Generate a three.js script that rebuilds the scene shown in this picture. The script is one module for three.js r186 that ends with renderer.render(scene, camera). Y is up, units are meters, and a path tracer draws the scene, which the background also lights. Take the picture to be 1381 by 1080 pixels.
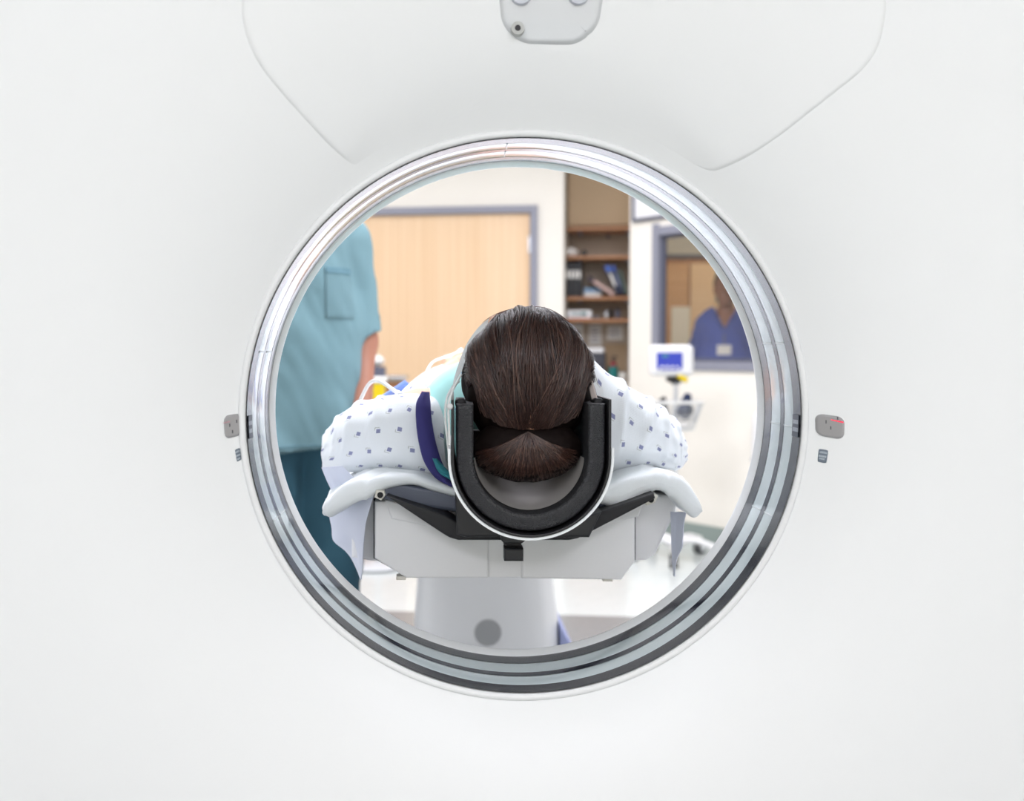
import * as THREE from 'three';
import { RoundedBoxGeometry } from 'three/addons/geometries/RoundedBoxGeometry.js';
import { mergeGeometries } from 'three/addons/utils/BufferGeometryUtils.js';
import { ImprovedNoise } from 'three/addons/math/ImprovedNoise.js';
import { RectAreaLightUniformsLib } from 'three/addons/lights/RectAreaLightUniformsLib.js';

// ------------------------------------------------------------------ camera, light, exposure
const W = 1381, HH = 1080, F = 1380, EYE = 1.15;
const YAW = Math.atan(78 / F), PITCH = Math.atan(67 / F);
const scene = new THREE.Scene();
const camera = new THREE.PerspectiveCamera(2 * Math.atan(540 / F) * 180 / Math.PI, W / HH, 0.05, 60);
camera.position.set(0, EYE, 0);
camera.rotation.order = 'YXZ';
camera.rotation.set(-PITCH, -YAW, 0);
camera.focus = 1.42; camera.userData.fStop = 3.2;
camera.updateMatrixWorld(true);
const renderer = new THREE.WebGLRenderer({ antialias: true });
renderer.toneMapping = THREE.LinearToneMapping;
renderer.toneMappingExposure = 1.25;
renderer.shadowMap.enabled = true;
scene.background = new THREE.Color(0x000000);
RectAreaLightUniformsLib.init();
const CEIL = 2.8;
// recessed ceiling panels: [x, z, width, depth, strength]
const PANELS = [
  [-1.3, 1.5, 1.2, 0.6, 9], [1.4, 1.5, 1.2, 0.6, 9], [0.05, 2.6, 1.8, 0.6, 9],
  [-0.75, -2.75, 0.6, 1.2, 20], [0.95, -2.75, 0.6, 1.2, 20],
  [-1.2, -5.7, 0.6, 1.2, 7.6], [0.55, -5.3, 0.6, 1.2, 7.6],
];

// ------------------------------------------------------------------ helpers
const V = (x, y, z) => new THREE.Vector3(x, y, z);
const Rt = V(Math.cos(YAW), 0, Math.sin(YAW)), Fh = V(Math.sin(YAW), 0, -Math.cos(YAW));
const Fw = Fh.clone().multiplyScalar(Math.cos(PITCH)).add(V(0, -Math.sin(PITCH), 0));
const Up = Rt.clone().cross(Fw);
const ray = (px, py) => Fw.clone().addScaledVector(Rt, (px - W / 2) / F).addScaledVector(Up, (HH / 2 - py) / F);
const at = (px, py, d) => ray(px, py).multiplyScalar(d).add(V(0, EYE, 0));          // point at depth d
const bz = (px, py, z) => { const r = ray(px, py); return r.multiplyScalar(z / r.z).add(V(0, EYE, 0)); };  // point on the plane z
const room = (X, D, y) => V(0, y, 0).addScaledVector(Rt, X).addScaledVector(Fh, D);   // metres right / ahead of where one stands
const lerp = (a, b, t) => a + (b - a) * t, clamp = (v, a, b) => Math.min(b, Math.max(a, v));
const smooth = (a, b, v) => { const t = clamp((v - a) / (b - a), 0, 1); return t * t * (3 - 2 * t); };
let seed = 7; const rnd = () => { seed = (seed * 1664525 + 1013904223) >>> 0; return seed / 4294967296; };
const NO = new ImprovedNoise(), noise = (x, y, z) => NO.noise(x + 31.7, y + 11.3, z + 57.9);
const used = {};
const numbered = (n) => { const k = (used[n] = (used[n] ?? -1) + 1); return k ? `${n}_${String(k).padStart(3, '0')}` : n; };
function thing(name, label, category, pos, group) {
  const o = new THREE.Group(); o.name = numbered(name); o.position.copy(pos); scene.add(o);
  o.userData = { label, category }; if (group) o.userData.group = group; return o;
}
const originOf = (o) => { const v = V(0, 0, 0); for (let p = o; p && p !== scene; p = p.parent) v.add(p.position); return v; };
function part(name, geo, mat, parent, label) {       // geo is given in world metres
  const o0 = originOf(parent); geo.translate(-o0.x, -o0.y, -o0.z);
  const m = new THREE.Mesh(geo, mat); m.name = name; m.castShadow = m.receiveShadow = true; parent.add(m);
  if (label) m.userData.label = label; return m;
}
function struct(name, geo, mat, parent = scene) {
  const m = new THREE.Mesh(geo, mat); m.name = name; m.castShadow = m.receiveShadow = true; parent.add(m);
  if (parent === scene) m.userData.kind = 'structure'; return m;
}
const std = (c, rough = 0.6, extra = {}) => new THREE.MeshPhysicalMaterial({ color: c, roughness: rough, ...extra });
const rbox = (w, h, d, x, y, z, r = 0.004, turn = 0) => { const g = new RoundedBoxGeometry(w, h, d, 2, Math.min(r, w / 2.01, h / 2.01, d / 2.01)); if (turn) g.rotateY(turn); return g.translate(x, y, z); };
const tube = (pts, r, seg = 48, rs = 10, closed = false) => new THREE.TubeGeometry(new THREE.CatmullRomCurve3(pts, closed), seg, r, rs, closed);
const cyl = (r0, r1, a, b, n = 20) => { const d = b.clone().sub(a), g = new THREE.CylinderGeometry(r1, r0, d.length(), n); g.applyQuaternion(new THREE.Quaternion().setFromUnitVectors(V(0, 1, 0), d.clone().normalize())); return g.translate((a.x + b.x) / 2, (a.y + b.y) / 2, (a.z + b.z) / 2); };
const lathe = (pts, x, y, z, n = 28) => new THREE.LatheGeometry(pts.map(p => new THREE.Vector2(...p)), n).translate(x, y, z);
const sphere = (r, c, sx = 1, sy = 1, sz = 1, n = 24) => new THREE.SphereGeometry(r, n, Math.round(n * 0.7)).scale(sx, sy, sz).translate(c.x, c.y, c.z);
function grid(nu, nv, fn, uvFn, closeU = false) {     // parametric surface, fn(u, v) with u, v in 0..1
  const pos = [], uv = [], idx = [];
  for (let j = 0; j <= nv; j++) for (let i = 0; i <= nu; i++) { const u = i / nu, v = j / nv, p = fn(u, v); pos.push(p.x, p.y, p.z); const t = uvFn ? uvFn(u, v, p) : [u, v]; uv.push(t[0], t[1]); }
  for (let j = 0; j < nv; j++) for (let i = 0; i < nu; i++) { const a = j * (nu + 1) + i, b = a + 1, c = a + nu + 1, d = c + 1; idx.push(a, b, d, a, d, c); }
  const g = new THREE.BufferGeometry();
  g.setAttribute('position', new THREE.Float32BufferAttribute(pos, 3)); g.setAttribute('uv', new THREE.Float32BufferAttribute(uv, 2)); g.setIndex(idx); g.computeVertexNormals();
  if (closeU) { const n = g.attributes.normal; for (let j = 0; j <= nv; j++) { const a = j * (nu + 1), b = a + nu, s = V(n.getX(a) + n.getX(b), n.getY(a) + n.getY(b), n.getZ(a) + n.getZ(b)).normalize(); n.setXYZ(a, s.x, s.y, s.z); n.setXYZ(b, s.x, s.y, s.z); } }
  return g;
}
function extrude(pts, z0, z1, bevel = 0.004, holes = []) {      // outline in x, y (metres); from z0 back to z1
  const s = new THREE.Shape(pts.map(p => new THREE.Vector2(p.x, p.y)));
  holes.forEach(h => s.holes.push(new THREE.Path(h.map(p => new THREE.Vector2(p.x, p.y)))));
  const d = Math.abs(z1 - z0) - 2 * bevel;
  return new THREE.ExtrudeGeometry(s, { depth: d, bevelEnabled: bevel > 0, bevelSize: bevel, bevelThickness: bevel, bevelOffset: -bevel, bevelSegments: 3, curveSegments: 16 }).translate(0, 0, Math.min(z0, z1) + bevel);
}
function thicken(g, t, dir) {                         // closes an open sheet into a slab of thickness t along its normals (or dir)
  const p = g.attributes.position, n = g.attributes.normal, uv = g.attributes.uv, N = p.count, pos = [], uvs = [], idx = [], src = g.index.array, edge = new Map();
  for (let k = 0; k < 2; k++) for (let i = 0; i < N; i++) { const s = k ? -t : 0; pos.push(p.getX(i) + (dir ? dir.x : n.getX(i)) * s, p.getY(i) + (dir ? dir.y : n.getY(i)) * s, p.getZ(i) + (dir ? dir.z : n.getZ(i)) * s); uvs.push(uv.getX(i), uv.getY(i)); }
  for (let i = 0; i < src.length; i += 3) {
    const [a, b, c] = [src[i], src[i + 1], src[i + 2]]; idx.push(a, b, c, a + N, c + N, b + N);
    for (const [x, y] of [[a, b], [b, c], [c, a]]) { const k = y + '_' + x; if (edge.has(k)) edge.delete(k); else edge.set(x + '_' + y, [x, y]); }
  }
  for (const [a, b] of edge.values()) idx.push(b, a, a + N, b, a + N, b + N);
  const o = new THREE.BufferGeometry(); o.setAttribute('position', new THREE.Float32BufferAttribute(pos, 3)); o.setAttribute('uv', new THREE.Float32BufferAttribute(uvs, 2)); o.setIndex(idx); o.computeVertexNormals(); return o;
}
// signed-distance surface -> mesh (surface nets)
function netMesh(f, lo, hi, cell) {
  const n = [0, 1, 2].map(k => Math.ceil((hi.getComponent(k) - lo.getComponent(k)) / cell) + 1), [nx, ny, nz] = n;
  const d = new Float32Array(nx * ny * nz), id = (i, j, k) => (k * ny + j) * nx + i;
  for (let k = 0; k < nz; k++) for (let j = 0; j < ny; j++) for (let i = 0; i < nx; i++) d[id(i, j, k)] = f(lo.x + i * cell, lo.y + j * cell, lo.z + k * cell);
  const vid = new Int32Array(nx * ny * nz).fill(-1), pos = [], idx = [];
  for (let k = 0; k < nz - 1; k++) for (let j = 0; j < ny - 1; j++) for (let i = 0; i < nx - 1; i++) {
    let m = 0, sx = 0, sy = 0, sz = 0, c = 0; const v = [];
    for (let q = 0; q < 8; q++) { v[q] = d[id(i + (q & 1), j + ((q >> 1) & 1), k + (q >> 2))]; if (v[q] < 0) m |= 1 << q; }
    if (m === 0 || m === 255) continue;
    for (let a = 0; a < 8; a++) for (const bit of [1, 2, 4]) if (!(a & bit)) { const b = a | bit; if ((v[a] < 0) !== (v[b] < 0)) { const t = v[a] / (v[a] - v[b]); sx += (a & 1) + (bit === 1 ? t : 0); sy += ((a >> 1) & 1) + (bit === 2 ? t : 0); sz += (a >> 2) + (bit === 4 ? t : 0); c++; } }
    vid[id(i, j, k)] = pos.length / 3; pos.push(lo.x + (i + sx / c) * cell, lo.y + (j + sy / c) * cell, lo.z + (k + sz / c) * cell);
  }
  const quad = (a, b, c, e, flip) => { if (a < 0 || b < 0 || c < 0 || e < 0) return; flip ? idx.push(a, c, b, a, e, c) : idx.push(a, b, c, a, c, e); };
  for (let k = 1; k < nz - 1; k++) for (let j = 1; j < ny - 1; j++) for (let i = 1; i < nx - 1; i++) {
    const s = d[id(i, j, k)] < 0;
    if (s !== d[id(i + 1, j, k)] < 0) quad(vid[id(i, j - 1, k - 1)], vid[id(i, j, k - 1)], vid[id(i, j, k)], vid[id(i, j - 1, k)], !s);
    if (s !== d[id(i, j + 1, k)] < 0) quad(vid[id(i - 1, j, k - 1)], vid[id(i - 1, j, k)], vid[id(i, j, k)], vid[id(i, j, k - 1)], !s);
    if (s !== d[id(i, j, k + 1)] < 0) quad(vid[id(i - 1, j - 1, k)], vid[id(i, j - 1, k)], vid[id(i, j, k)], vid[id(i - 1, j, k)], !s);
  }
  const g = new THREE.BufferGeometry(), e = cell * 0.5, nor = [], uv = [];
  for (let i = 0; i < pos.length; i += 3) { const [x, y, z] = [pos[i], pos[i + 1], pos[i + 2]]; const q = V(f(x + e, y, z) - f(x - e, y, z), f(x, y + e, z) - f(x, y - e, z), f(x, y, z + e) - f(x, y, z - e)).normalize(); nor.push(q.x, q.y, q.z); uv.push(x, y); }
  g.setAttribute('position', new THREE.Float32BufferAttribute(pos, 3)); g.setAttribute('normal', new THREE.Float32BufferAttribute(nor, 3)); g.setAttribute('uv', new THREE.Float32BufferAttribute(uv, 2)); g.setIndex(idx); return g;
}
const smin = (a, b, k) => { const h = Math.max(k - Math.abs(a - b), 0) / k; return Math.min(a, b) - h * h * k * 0.25; };
function cap(a, b, ra, rb) {                          // tapered capsule
  const ax = a[0], ay = a[1], az = a[2], dx = b[0] - ax, dy = b[1] - ay, dz = b[2] - az, l2 = dx * dx + dy * dy + dz * dz || 1e-9;
  return (x, y, z) => { const px = x - ax, py = y - ay, pz = z - az, t = clamp((px * dx + py * dy + pz * dz) / l2, 0, 1); return Math.hypot(px - dx * t, py - dy * t, pz - dz * t) - (ra + (rb - ra) * t); };
}
const ell = (c, r) => (x, y, z) => { const a = (x - c[0]) / r[0], b = (y - c[1]) / r[1], e = (z - c[2]) / r[2], k = Math.hypot(a, b, e), g = Math.hypot(a / r[0], b / r[1], e / r[2]); return g < 1e-9 ? -Math.min(...r) : k * (k - 1) / g; };
const join = (list, k) => (x, y, z) => { let d = 1e9; for (const f of list) d = smin(d, f(x, y, z), k); return d; };
const moved = (f, m) => { const e = m.clone().invert().elements; return (x, y, z) => f(e[0] * x + e[4] * y + e[8] * z + e[12], e[1] * x + e[5] * y + e[9] * z + e[13], e[2] * x + e[6] * y + e[10] * z + e[14]); };
function frame(o, yAxis, zAxis) { const y = yAxis.clone().normalize(), x = y.clone().cross(zAxis).normalize(), z = x.clone().cross(y); return new THREE.Matrix4().makeBasis(x, y, z).setPosition(o); }
// head in its own frame: +y crown, +z face, origin at its middle
function headField() {
  const base = join([ell([0, 0.025, -0.008], [0.074, 0.09, 0.093]), ell([0, -0.05, 0.022], [0.056, 0.066, 0.066]), cap([0, -0.095, 0.06], [0, -0.1, 0.066], 0.022, 0.018)], 0.05);
  const bits = [cap([0, 0.004, 0.086], [0, -0.03, 0.104], 0.009, 0.013), cap([-0.013, -0.036, 0.09], [0.013, -0.036, 0.09], 0.009, 0.009), cap([-0.02, -0.066, 0.08], [0.02, -0.066, 0.08], 0.007, 0.007), cap([-0.017, -0.075, 0.078], [0.017, -0.075, 0.078], 0.008, 0.008), cap([-0.042, 0.022, 0.078], [0.042, 0.022, 0.078], 0.012, 0.012)];
  const ears = [-1, 1].map(s => ell([s * 0.077, -0.008, -0.008], [0.01, 0.031, 0.019]));
  const eyes = [-1, 1].map(s => ell([s * 0.031, 0.002, 0.083], [0.016, 0.009, 0.012]));
  return (x, y, z) => { let d = base(x, y, z); for (const s of [-1, 1]) d = -smin(-d, Math.hypot(x - s * 0.031, y - 0.003, z - 0.1) - 0.016, 0.012); for (const b of bits) d = smin(d, b(x, y, z), 0.014); for (const b of ears) d = smin(d, b(x, y, z), 0.008); for (const b of eyes) d = Math.min(d, b(x, y, z)); return d; };
}
// hand in its own frame: wrist at the origin, +y along the fingers, +z out of the palm, thumb on the side s
function handField(s, curl) {
  const l = [cap([0, 0, 0], [0, 0.03, 0], 0.025, 0.024)];
  const pal = join([-0.03, -0.01, 0.01, 0.03].map(x => cap([x * 0.7, 0.02, 0], [x, 0.085, 0], 0.016, 0.0125)), 0.012);
  const f = [[0.03, 0.07], [0.01, 0.08], [-0.01, 0.075], [-0.03, 0.058]].map(([x, len], i) => {
    let p = [x * s, 0.085, 0], a = curl * (0.55 + 0.06 * i), r = 0.0095; const seg = [];
    for (const q of [0.45, 0.31, 0.24]) { const e = [p[0] + x * s * 0.12 * q, p[1] + Math.cos(a) * len * q, p[2] + Math.sin(a) * len * q]; seg.push(cap(p, e, r, r - 0.0008)); p = e; a += curl * 0.6; r -= 0.0008; }
    return join(seg, 0.004);
  });
  const th = join([cap([0.02 * s, 0.028, 0.004], [0.043 * s, 0.058, 0.016], 0.0145, 0.0115), cap([0.043 * s, 0.058, 0.016], [0.047 * s, 0.088, 0.026], 0.0115, 0.009)], 0.008);
  const palm = join([...l, pal, th], 0.014);
  return (x, y, z) => { let d = palm(x, y, z); for (const q of f) d = smin(d, q(x, y, z), 0.005); return d; };
}

// ------------------------------------------------------------------ textures
function canvasTex(w, h, draw, rx = 1, ry = 1) {
  const c = document.createElement('canvas'); c.width = w; c.height = h; draw(c.getContext('2d'), w, h);
  const t = new THREE.CanvasTexture(c); t.colorSpace = THREE.SRGBColorSpace; t.wrapS = t.wrapT = THREE.RepeatWrapping; t.magFilter = THREE.LinearFilter; t.repeat.set(rx, ry); return t;
}
function dataTex(n, fn, srgb = false, rep = 1) {
  const a = new Uint8Array(n * n * 4);
  for (let j = 0; j < n; j++) for (let i = 0; i < n; i++) { const c = fn(i / n, j / n), o = (j * n + i) * 4; for (let k = 0; k < 3; k++) a[o + k] = clamp((c.length ? c[k] : c) * 255, 0, 255); a[o + 3] = 255; }
  const t = new THREE.DataTexture(a, n, n); t.wrapS = t.wrapT = THREE.RepeatWrapping; t.magFilter = THREE.LinearFilter; if (srgb) t.colorSpace = THREE.SRGBColorSpace; t.repeat.set(rep, rep); t.needsUpdate = true; return t;
}
const pn = (u, v, f, z = 0) => { const a = u * Math.PI * 2, b = v * Math.PI * 2; return noise(Math.cos(a) * f, Math.sin(a) * f + Math.cos(b) * f, Math.sin(b) * f + z); };   // tiles
const grainTex = dataTex(256, (u, v) => 0.5 + 0.3 * (rnd() - 0.5) + 0.25 * pn(u, v, 9));
const leatherTex = dataTex(256, (u, v) => 0.5 + 0.55 * pn(u, v, 26) + 0.25 * pn(u, v, 50, 4)); leatherTex.repeat.set(9, 9);
const weaveTex = dataTex(64, (u, v) => 0.5 + 0.25 * Math.sin(u * Math.PI * 2 * 16) + 0.25 * Math.sin(v * Math.PI * 2 * 16)); weaveTex.repeat.set(25, 25);
const woodTex = (c1, c2, n) => dataTex(512, (u, v) => { const w = Math.floor(u * n), g = noise(u * 70 + w * 9, v * 1.6, 3), q = noise(u * 260, v * 3, w), k = clamp(0.5 + 0.55 * g + 0.3 * q + 0.28 * noise(w * 3.7, 0, 1), 0, 1); return [0, 1, 2].map(i => lerp(c1[i], c2[i], k)); }, true);
const birchTex = woodTex([0.955, 0.84, 0.70], [0.90, 0.76, 0.59], 6);
const oakLightTex = woodTex([0.86, 0.69, 0.51], [0.78, 0.59, 0.41], 4);
const oakTex = woodTex([0.72, 0.52, 0.36], [0.60, 0.41, 0.27], 4);
const gownTex = canvasTex(1024, 1024, (c, w) => {
  c.fillStyle = '#e9eef0'; c.fillRect(0, 0, w, w);
  const N = 6, s = w / N;
  for (let j = 0; j < N; j++) for (let i = 0; i < N; i++) {
    const x = (i + 0.5 + (j % 2 ? 0.5 : 0)) * s, y = (j + 0.5) * s;
    for (const ox of [0, -w]) { c.save(); c.translate(x + ox, y); c.rotate(0.25 + 0.2 * (((i * 7 + j * 3) % 5) - 2) / 2); c.fillStyle = '#8a8fb0'; c.fillRect(-17, -17, 34, 34); c.strokeStyle = '#a3a69f'; c.lineWidth = 3.5; c.beginPath(); const q = (i + j) % 2 ? 1 : -1; c.moveTo(-30, 8 * q); c.lineTo(-30, 30 * q); c.lineTo(10, 30 * q); c.stroke(); c.restore(); }
  }
}, 1 / 0.2, 1 / 0.2);
const starTex = canvasTex(512, 512, (c, w) => {
  c.fillStyle = '#aee3de'; c.fillRect(0, 0, w, w); c.strokeStyle = '#86a9c2'; c.lineWidth = 7;
  for (const [x, y] of [[130, 120], [390, 250], [150, 400]]) for (let k = 0; k < 6; k++) { const a = k * Math.PI / 3; c.beginPath(); c.moveTo(x, y); c.lineTo(x + 36 * Math.cos(a), y + 36 * Math.sin(a)); c.stroke(); }
}, 1 / 0.16, 1 / 0.16);

// ------------------------------------------------------------------ materials
const M = {
  wall: std(0xf3efe4, 0.85, { bumpMap: grainTex, bumpScale: 0.0003 }), ceiling: std(0xf4f4f0, 0.9),
  gantry: std(0xf0f2f1, 0.38, { clearcoat: 0.12, clearcoatRoughness: 0.35 }), gantryPanel: std(0xf0f2f1, 0.36, { clearcoat: 0.12, clearcoatRoughness: 0.35 }),
  lip: std(0xebedec, 0.3), film: std(0xc6d2d3, 0.08, { ior: 1.5, clearcoat: 0.25, clearcoatRoughness: 0.04 }), strip: std(0x26282f, 0.22, { ior: 1.5, clearcoat: 0.25, clearcoatRoughness: 0.06, bumpMap: grainTex, bumpScale: 0.00012 }), slit: std(0x131929, 0.1, { ior: 1.5, clearcoat: 0.15, clearcoatRoughness: 0.03 }),
  clear: new THREE.MeshPhysicalMaterial({ color: 0xf1f3f3, roughness: 0.06, transmission: 0.85, thickness: 0, ior: 1.45 }), plasticGrey: std(0xd2d5d6, 0.25), smoke: std(0x9c9b9b, 0.12, { clearcoat: 0.6, clearcoatRoughness: 0.05 }),
  couch: std(0xeff0ef, 0.42), black: std(0x1b1b1e, 0.45), blackSoft: std(0x17171a, 0.6), foam: std(0x2a2b2e, 0.5, { bumpMap: leatherTex, bumpScale: 0.0022 }), pad: std(0x59606f, 0.45), liner: std(0xb0ada9, 0.3, { clearcoat: 0.3 }),
  gasket: std(0x0e0e10, 0.7), cream: std(0xdcd9cd, 0.4), sheet: std(0xf2f7f7, 0.9, { bumpMap: weaveTex, bumpScale: 0.0002 }), sheetThin: new THREE.MeshPhysicalMaterial({ color: 0xe4e9f4, roughness: 0.95, transmission: 0.25, thickness: 0 }),
  gown: std(0xffffff, 0.92, { map: gownTex, bumpMap: weaveTex, bumpScale: 0.0003 }), turquoise: std(0xffffff, 0.92, { map: starTex, bumpMap: weaveTex, bumpScale: 0.0003 }), navy: std(0x34316f, 0.85), teal: std(0x2f7f8a, 0.9),
  scrub: std(0x69898f, 0.92, { bumpMap: weaveTex, bumpScale: 0.0003 }), scrubDark: std(0x345c6c, 0.92, { bumpMap: weaveTex, bumpScale: 0.0003 }), scrubStitch: std(0x587a84, 0.92), scrubBlue: std(0x4a5fae, 0.92), scrubBlueDark: std(0x39498c, 0.92),
  skin: std(0x9c6a54, 0.55), skinPale: std(0xdcab8f, 0.55), hairBase: std(0x150d0b, 0.75, { specularIntensity: 0.3 }), hairA: std(0x2b1a16, 0.34), hairB: std(0x3b251e, 0.34), hairC: std(0x5c443a, 0.34), hairShort: std(0x3a2a20, 0.7), shoe: std(0xe8e8e8, 0.6),
  frameGrey: std(0x8d8f9b, 0.4), frameDark: std(0x5d6070, 0.4), birch: std(0xffffff, 0.45, { map: birchTex }), oak: std(0xffffff, 0.5, { map: oakTex }), tan: std(0xb59c7c, 0.7), alcove: std(0xb5a795, 0.85), oakLight: std(0xffffff, 0.5, { map: oakLightTex }),
  steel: std(0xc9ccd0, 0.25, { metalness: 1 }), white: std(0xefefee, 0.4), offwhite: std(0xe9e9e4, 0.5), rubber: std(0x202124, 0.7), yellow: std(0xf2d50f, 0.4), paper: std(0xf1efe8, 0.9), blueCloth: std(0x8ba8ee, 0.85), tubing: std(0xeff1f0, 0.25, { transmission: 0.3, thickness: 0 }),
  glass: new THREE.MeshPhysicalMaterial({ color: 0xffffff, roughness: 0, transmission: 1, thickness: 0, ior: 1.5 }),
};
for (const k of ['birch', 'oak', 'oakLight']) { M[k].map.repeat.set(1 / 1.1, 1 / 2.3); }

// ------------------------------------------------------------------ room shell
const floorTex = dataTex(512, (u, v) => { const k = 0.012 * pn(u, v, 3) + 0.02 * pn(u, v, 14) + 0.016 * (rnd() - 0.5); return [0.84 + k, 0.866 + k, 0.852 + k]; }, true, 0.8);
M.floor = std(0xffffff, 0.16, { map: floorTex });
const inlayTex = dataTex(256, (u, v) => { const k = 0.02 * pn(u, v, 8) + 0.03 * (rnd() - 0.5); return [0.56 + k, 0.57 + k, 0.565 + k]; }, true, 1.2);
M.inlay = std(0xffffff, 0.22, { map: inlayTex });
const metreUV = (g, ax = 0, ay = 2) => { const p = g.attributes.position, u = g.attributes.uv; for (let i = 0; i < p.count; i++) u.setXY(i, p.getComponent(i, ax), p.getComponent(i, ay)); return g; };
struct('floor', metreUV(new THREE.BoxGeometry(12, 0.1, 18).translate(1, -0.05, -5)), M.floor);
// grey vinyl laid round the scanner (a second sheet of flooring)
{
  const a = room(-2.2, 4.62, 0), b = room(2.4, 4.2, 0), s = [V(a.x, 0, 0), V(a.x, -a.z, 0), V(b.x, -b.z, 0), V(b.x, 0, 0)];
  const g = new THREE.ExtrudeGeometry(new THREE.Shape(s.map(p => new THREE.Vector2(p.x, p.y))), { depth: 0.003, bevelEnabled: false }); g.rotateX(-Math.PI / 2);
  struct('floor_inlay', g, M.inlay).userData = { kind: 'structure', label: 'grey vinyl flooring sheet laid round the scanner', category: 'floor' };
}
struct('ceiling', new THREE.BoxGeometry(12, 0.1, 18).translate(1, CEIL + 0.05, -5), M.ceiling);
function wallBetween(name, a, b, y0, y1, th, mat, holes = [], back = 1, parent = scene) {   // holes: [s0, s1, y0, y1] metres along the wall from a; the wall thickens away from the room
  const d = b.clone().sub(a); d.y = 0; const L = d.length(), s = new THREE.Shape([[0, y0], [L, y0], [L, y1], [0, y1]].map(p => new THREE.Vector2(...p)));
  holes.forEach(h => s.holes.push(new THREE.Path([[h[0], h[2]], [h[1], h[2]], [h[1], h[3]], [h[0], h[3]]].map(p => new THREE.Vector2(...p)))));
  const g = new THREE.ExtrudeGeometry(s, { depth: th, bevelEnabled: false }); if (back > 0) g.translate(0, 0, -th);
  const x = d.normalize(), m = new THREE.Matrix4().makeBasis(x, V(0, 1, 0), x.clone().cross(V(0, 1, 0))).setPosition(a.x, 0, a.z);
  g.applyMatrix4(m); return struct(name, g, mat, parent);
}
// door wall: runs from far left to the alcove; the right end is nearer
const dwAng = 7 * Math.PI / 180, dwX = Rt.clone().multiplyScalar(Math.cos(dwAng)).addScaledVector(Fh, -Math.sin(dwAng)), dwN = Rt.clone().multiplyScalar(-Math.sin(dwAng)).addScaledVector(Fh, -Math.cos(dwAng));   // along, and out into the room
const dwO = room((725 - 690.5) / F * 7.0, 7.0, 0);                          // right outer edge of the door frame
const dw = (s, y, n = 0) => dwO.clone().addScaledVector(dwX, s).addScaledVector(dwN, n).setY(y);
const dwTurn = Math.atan2(-dwX.z, dwX.x);
const DOORW = 1.32;
wallBetween('wall_back', dw(-4.2, 0), dw(0.178, 0), 0, CEIL, 0.14, M.wall, [[4.2 - DOORW - 0.05, 4.2 - 0.05, 0.003, 2.09]]);
// window wall: oblique, coming towards us on the right
const wwDir = Rt.clone().multiplyScalar(0.623).addScaledVector(Fh, -0.782).normalize();
const wwO = room(0.761, 6.65, 0), ww = (s, y, n = 0) => wwO.clone().addScaledVector(wwDir, s).addScaledVector(wwN, n).setY(y);
const wwN = V(wwDir.z, 0, -wwDir.x).normalize(); if (wwN.dot(Fh) > 0) wwN.negate();
const wwTurn = Math.atan2(-wwDir.z, wwDir.x);
const onWW = (px, py) => { const r = ray(px, py), o = V(0, EYE, 0), t = wwO.clone().sub(o).dot(wwN) / r.dot(wwN), p = o.addScaledVector(r, t); return [p.clone().sub(wwO).dot(wwDir), p.y]; };
const winL = onWW(886, 400)[0], winTop = onWW(892, 313)[1], winBot = onWW(960, 492)[1], WINW = 1.5;
wallBetween('wall_window_side', ww(0, 0), ww(3.6, 0), 0, CEIL, 0.05, M.wall, [[winL, winL + WINW, winBot, winTop]]);
const wwEnd = ww(3.6, 0);
wallBetween('wall_right', wwEnd, V(wwEnd.x, 0, 3.4), 0, CEIL, 0.14, M.wall);
wallBetween('wall_near', V(wwEnd.x, 0, 3.4), V(-3.6, 0, 3.4), 0, CEIL, 0.14, M.wall);
wallBetween('wall_left', V(-3.6, 0, 3.4), V(-3.6, 0, -8.2), 0, CEIL, 0.14, M.wall);
{ // coved vinyl skirting
  const bb = std(0x8f9c96, 0.5);
  const run = (name, a, b, n) => { const d = b.clone().sub(a), L = d.length(), c = a.clone().add(b).multiplyScalar(0.5).addScaledVector(n, 0.006); const g = rbox(L, 0.1, 0.012, 0, 0.05, 0, 0.004, Math.atan2(-d.z, d.x)); g.translate(c.x, 0, c.z); struct(name, g, bb); };
  run('baseboard_window_side', ww(0, 0), ww(3.6, 0), wwN); run('baseboard_back', dw(0.01, 0), dw(0.178, 0), dwN); run('baseboard_back_far', dw(-4, 0), dw(-DOORW - 0.1, 0), dwN);
}
// door with grey steel frame
{
  const fr = new THREE.Group(); fr.name = 'door_1'; fr.userData = { kind: 'structure', label: 'wide birch veneer door in a grey steel frame', category: 'door' }; const p0 = dw(-DOORW / 2 - 0.05, 0); fr.position.copy(p0); scene.add(fr);
  const put = (name, g, m, par = fr) => { g.rotateY(dwTurn); const mm = new THREE.Mesh(g, m); mm.name = name; mm.castShadow = mm.receiveShadow = true; par.add(mm); return mm; };
  const w2 = DOORW / 2 + 0.05;
  put('door_leaf', metreUV(new RoundedBoxGeometry(DOORW - 0.01, 2.08, 0.045, 2, 0.002).translate(0, 1.045, -0.03), 0, 1), M.birch);
  for (const s of [-1, 1]) put('jamb', rbox(0.05, 2.135, 0.17, s * (w2 - 0.025), 1.0675, -0.055, 0.003), M.frameGrey);
  put('lintel', rbox(DOORW, 0.05, 0.17, 0, 2.11, -0.055, 0.003), M.frameGrey);
  for (const y of [0.25, 1.05, 1.87]) { const h = put('hinge', rbox(0.022, 0.115, 0.012, w2 - 0.053, y, 0.004, 0.002), M.steel); h.userData.label = 'small steel butt hinge'; }
  put('handle', mergeGeometries([cyl(0.01, 0.01, V(-w2 + 0.13, 1.0, -0.008), V(-w2 + 0.13, 1.0, 0.05)), cyl(0.009, 0.009, V(-w2 + 0.13, 1.0, 0.045), V(-w2 + 0.25, 1.0, 0.045))]), M.steel);
}
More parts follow.
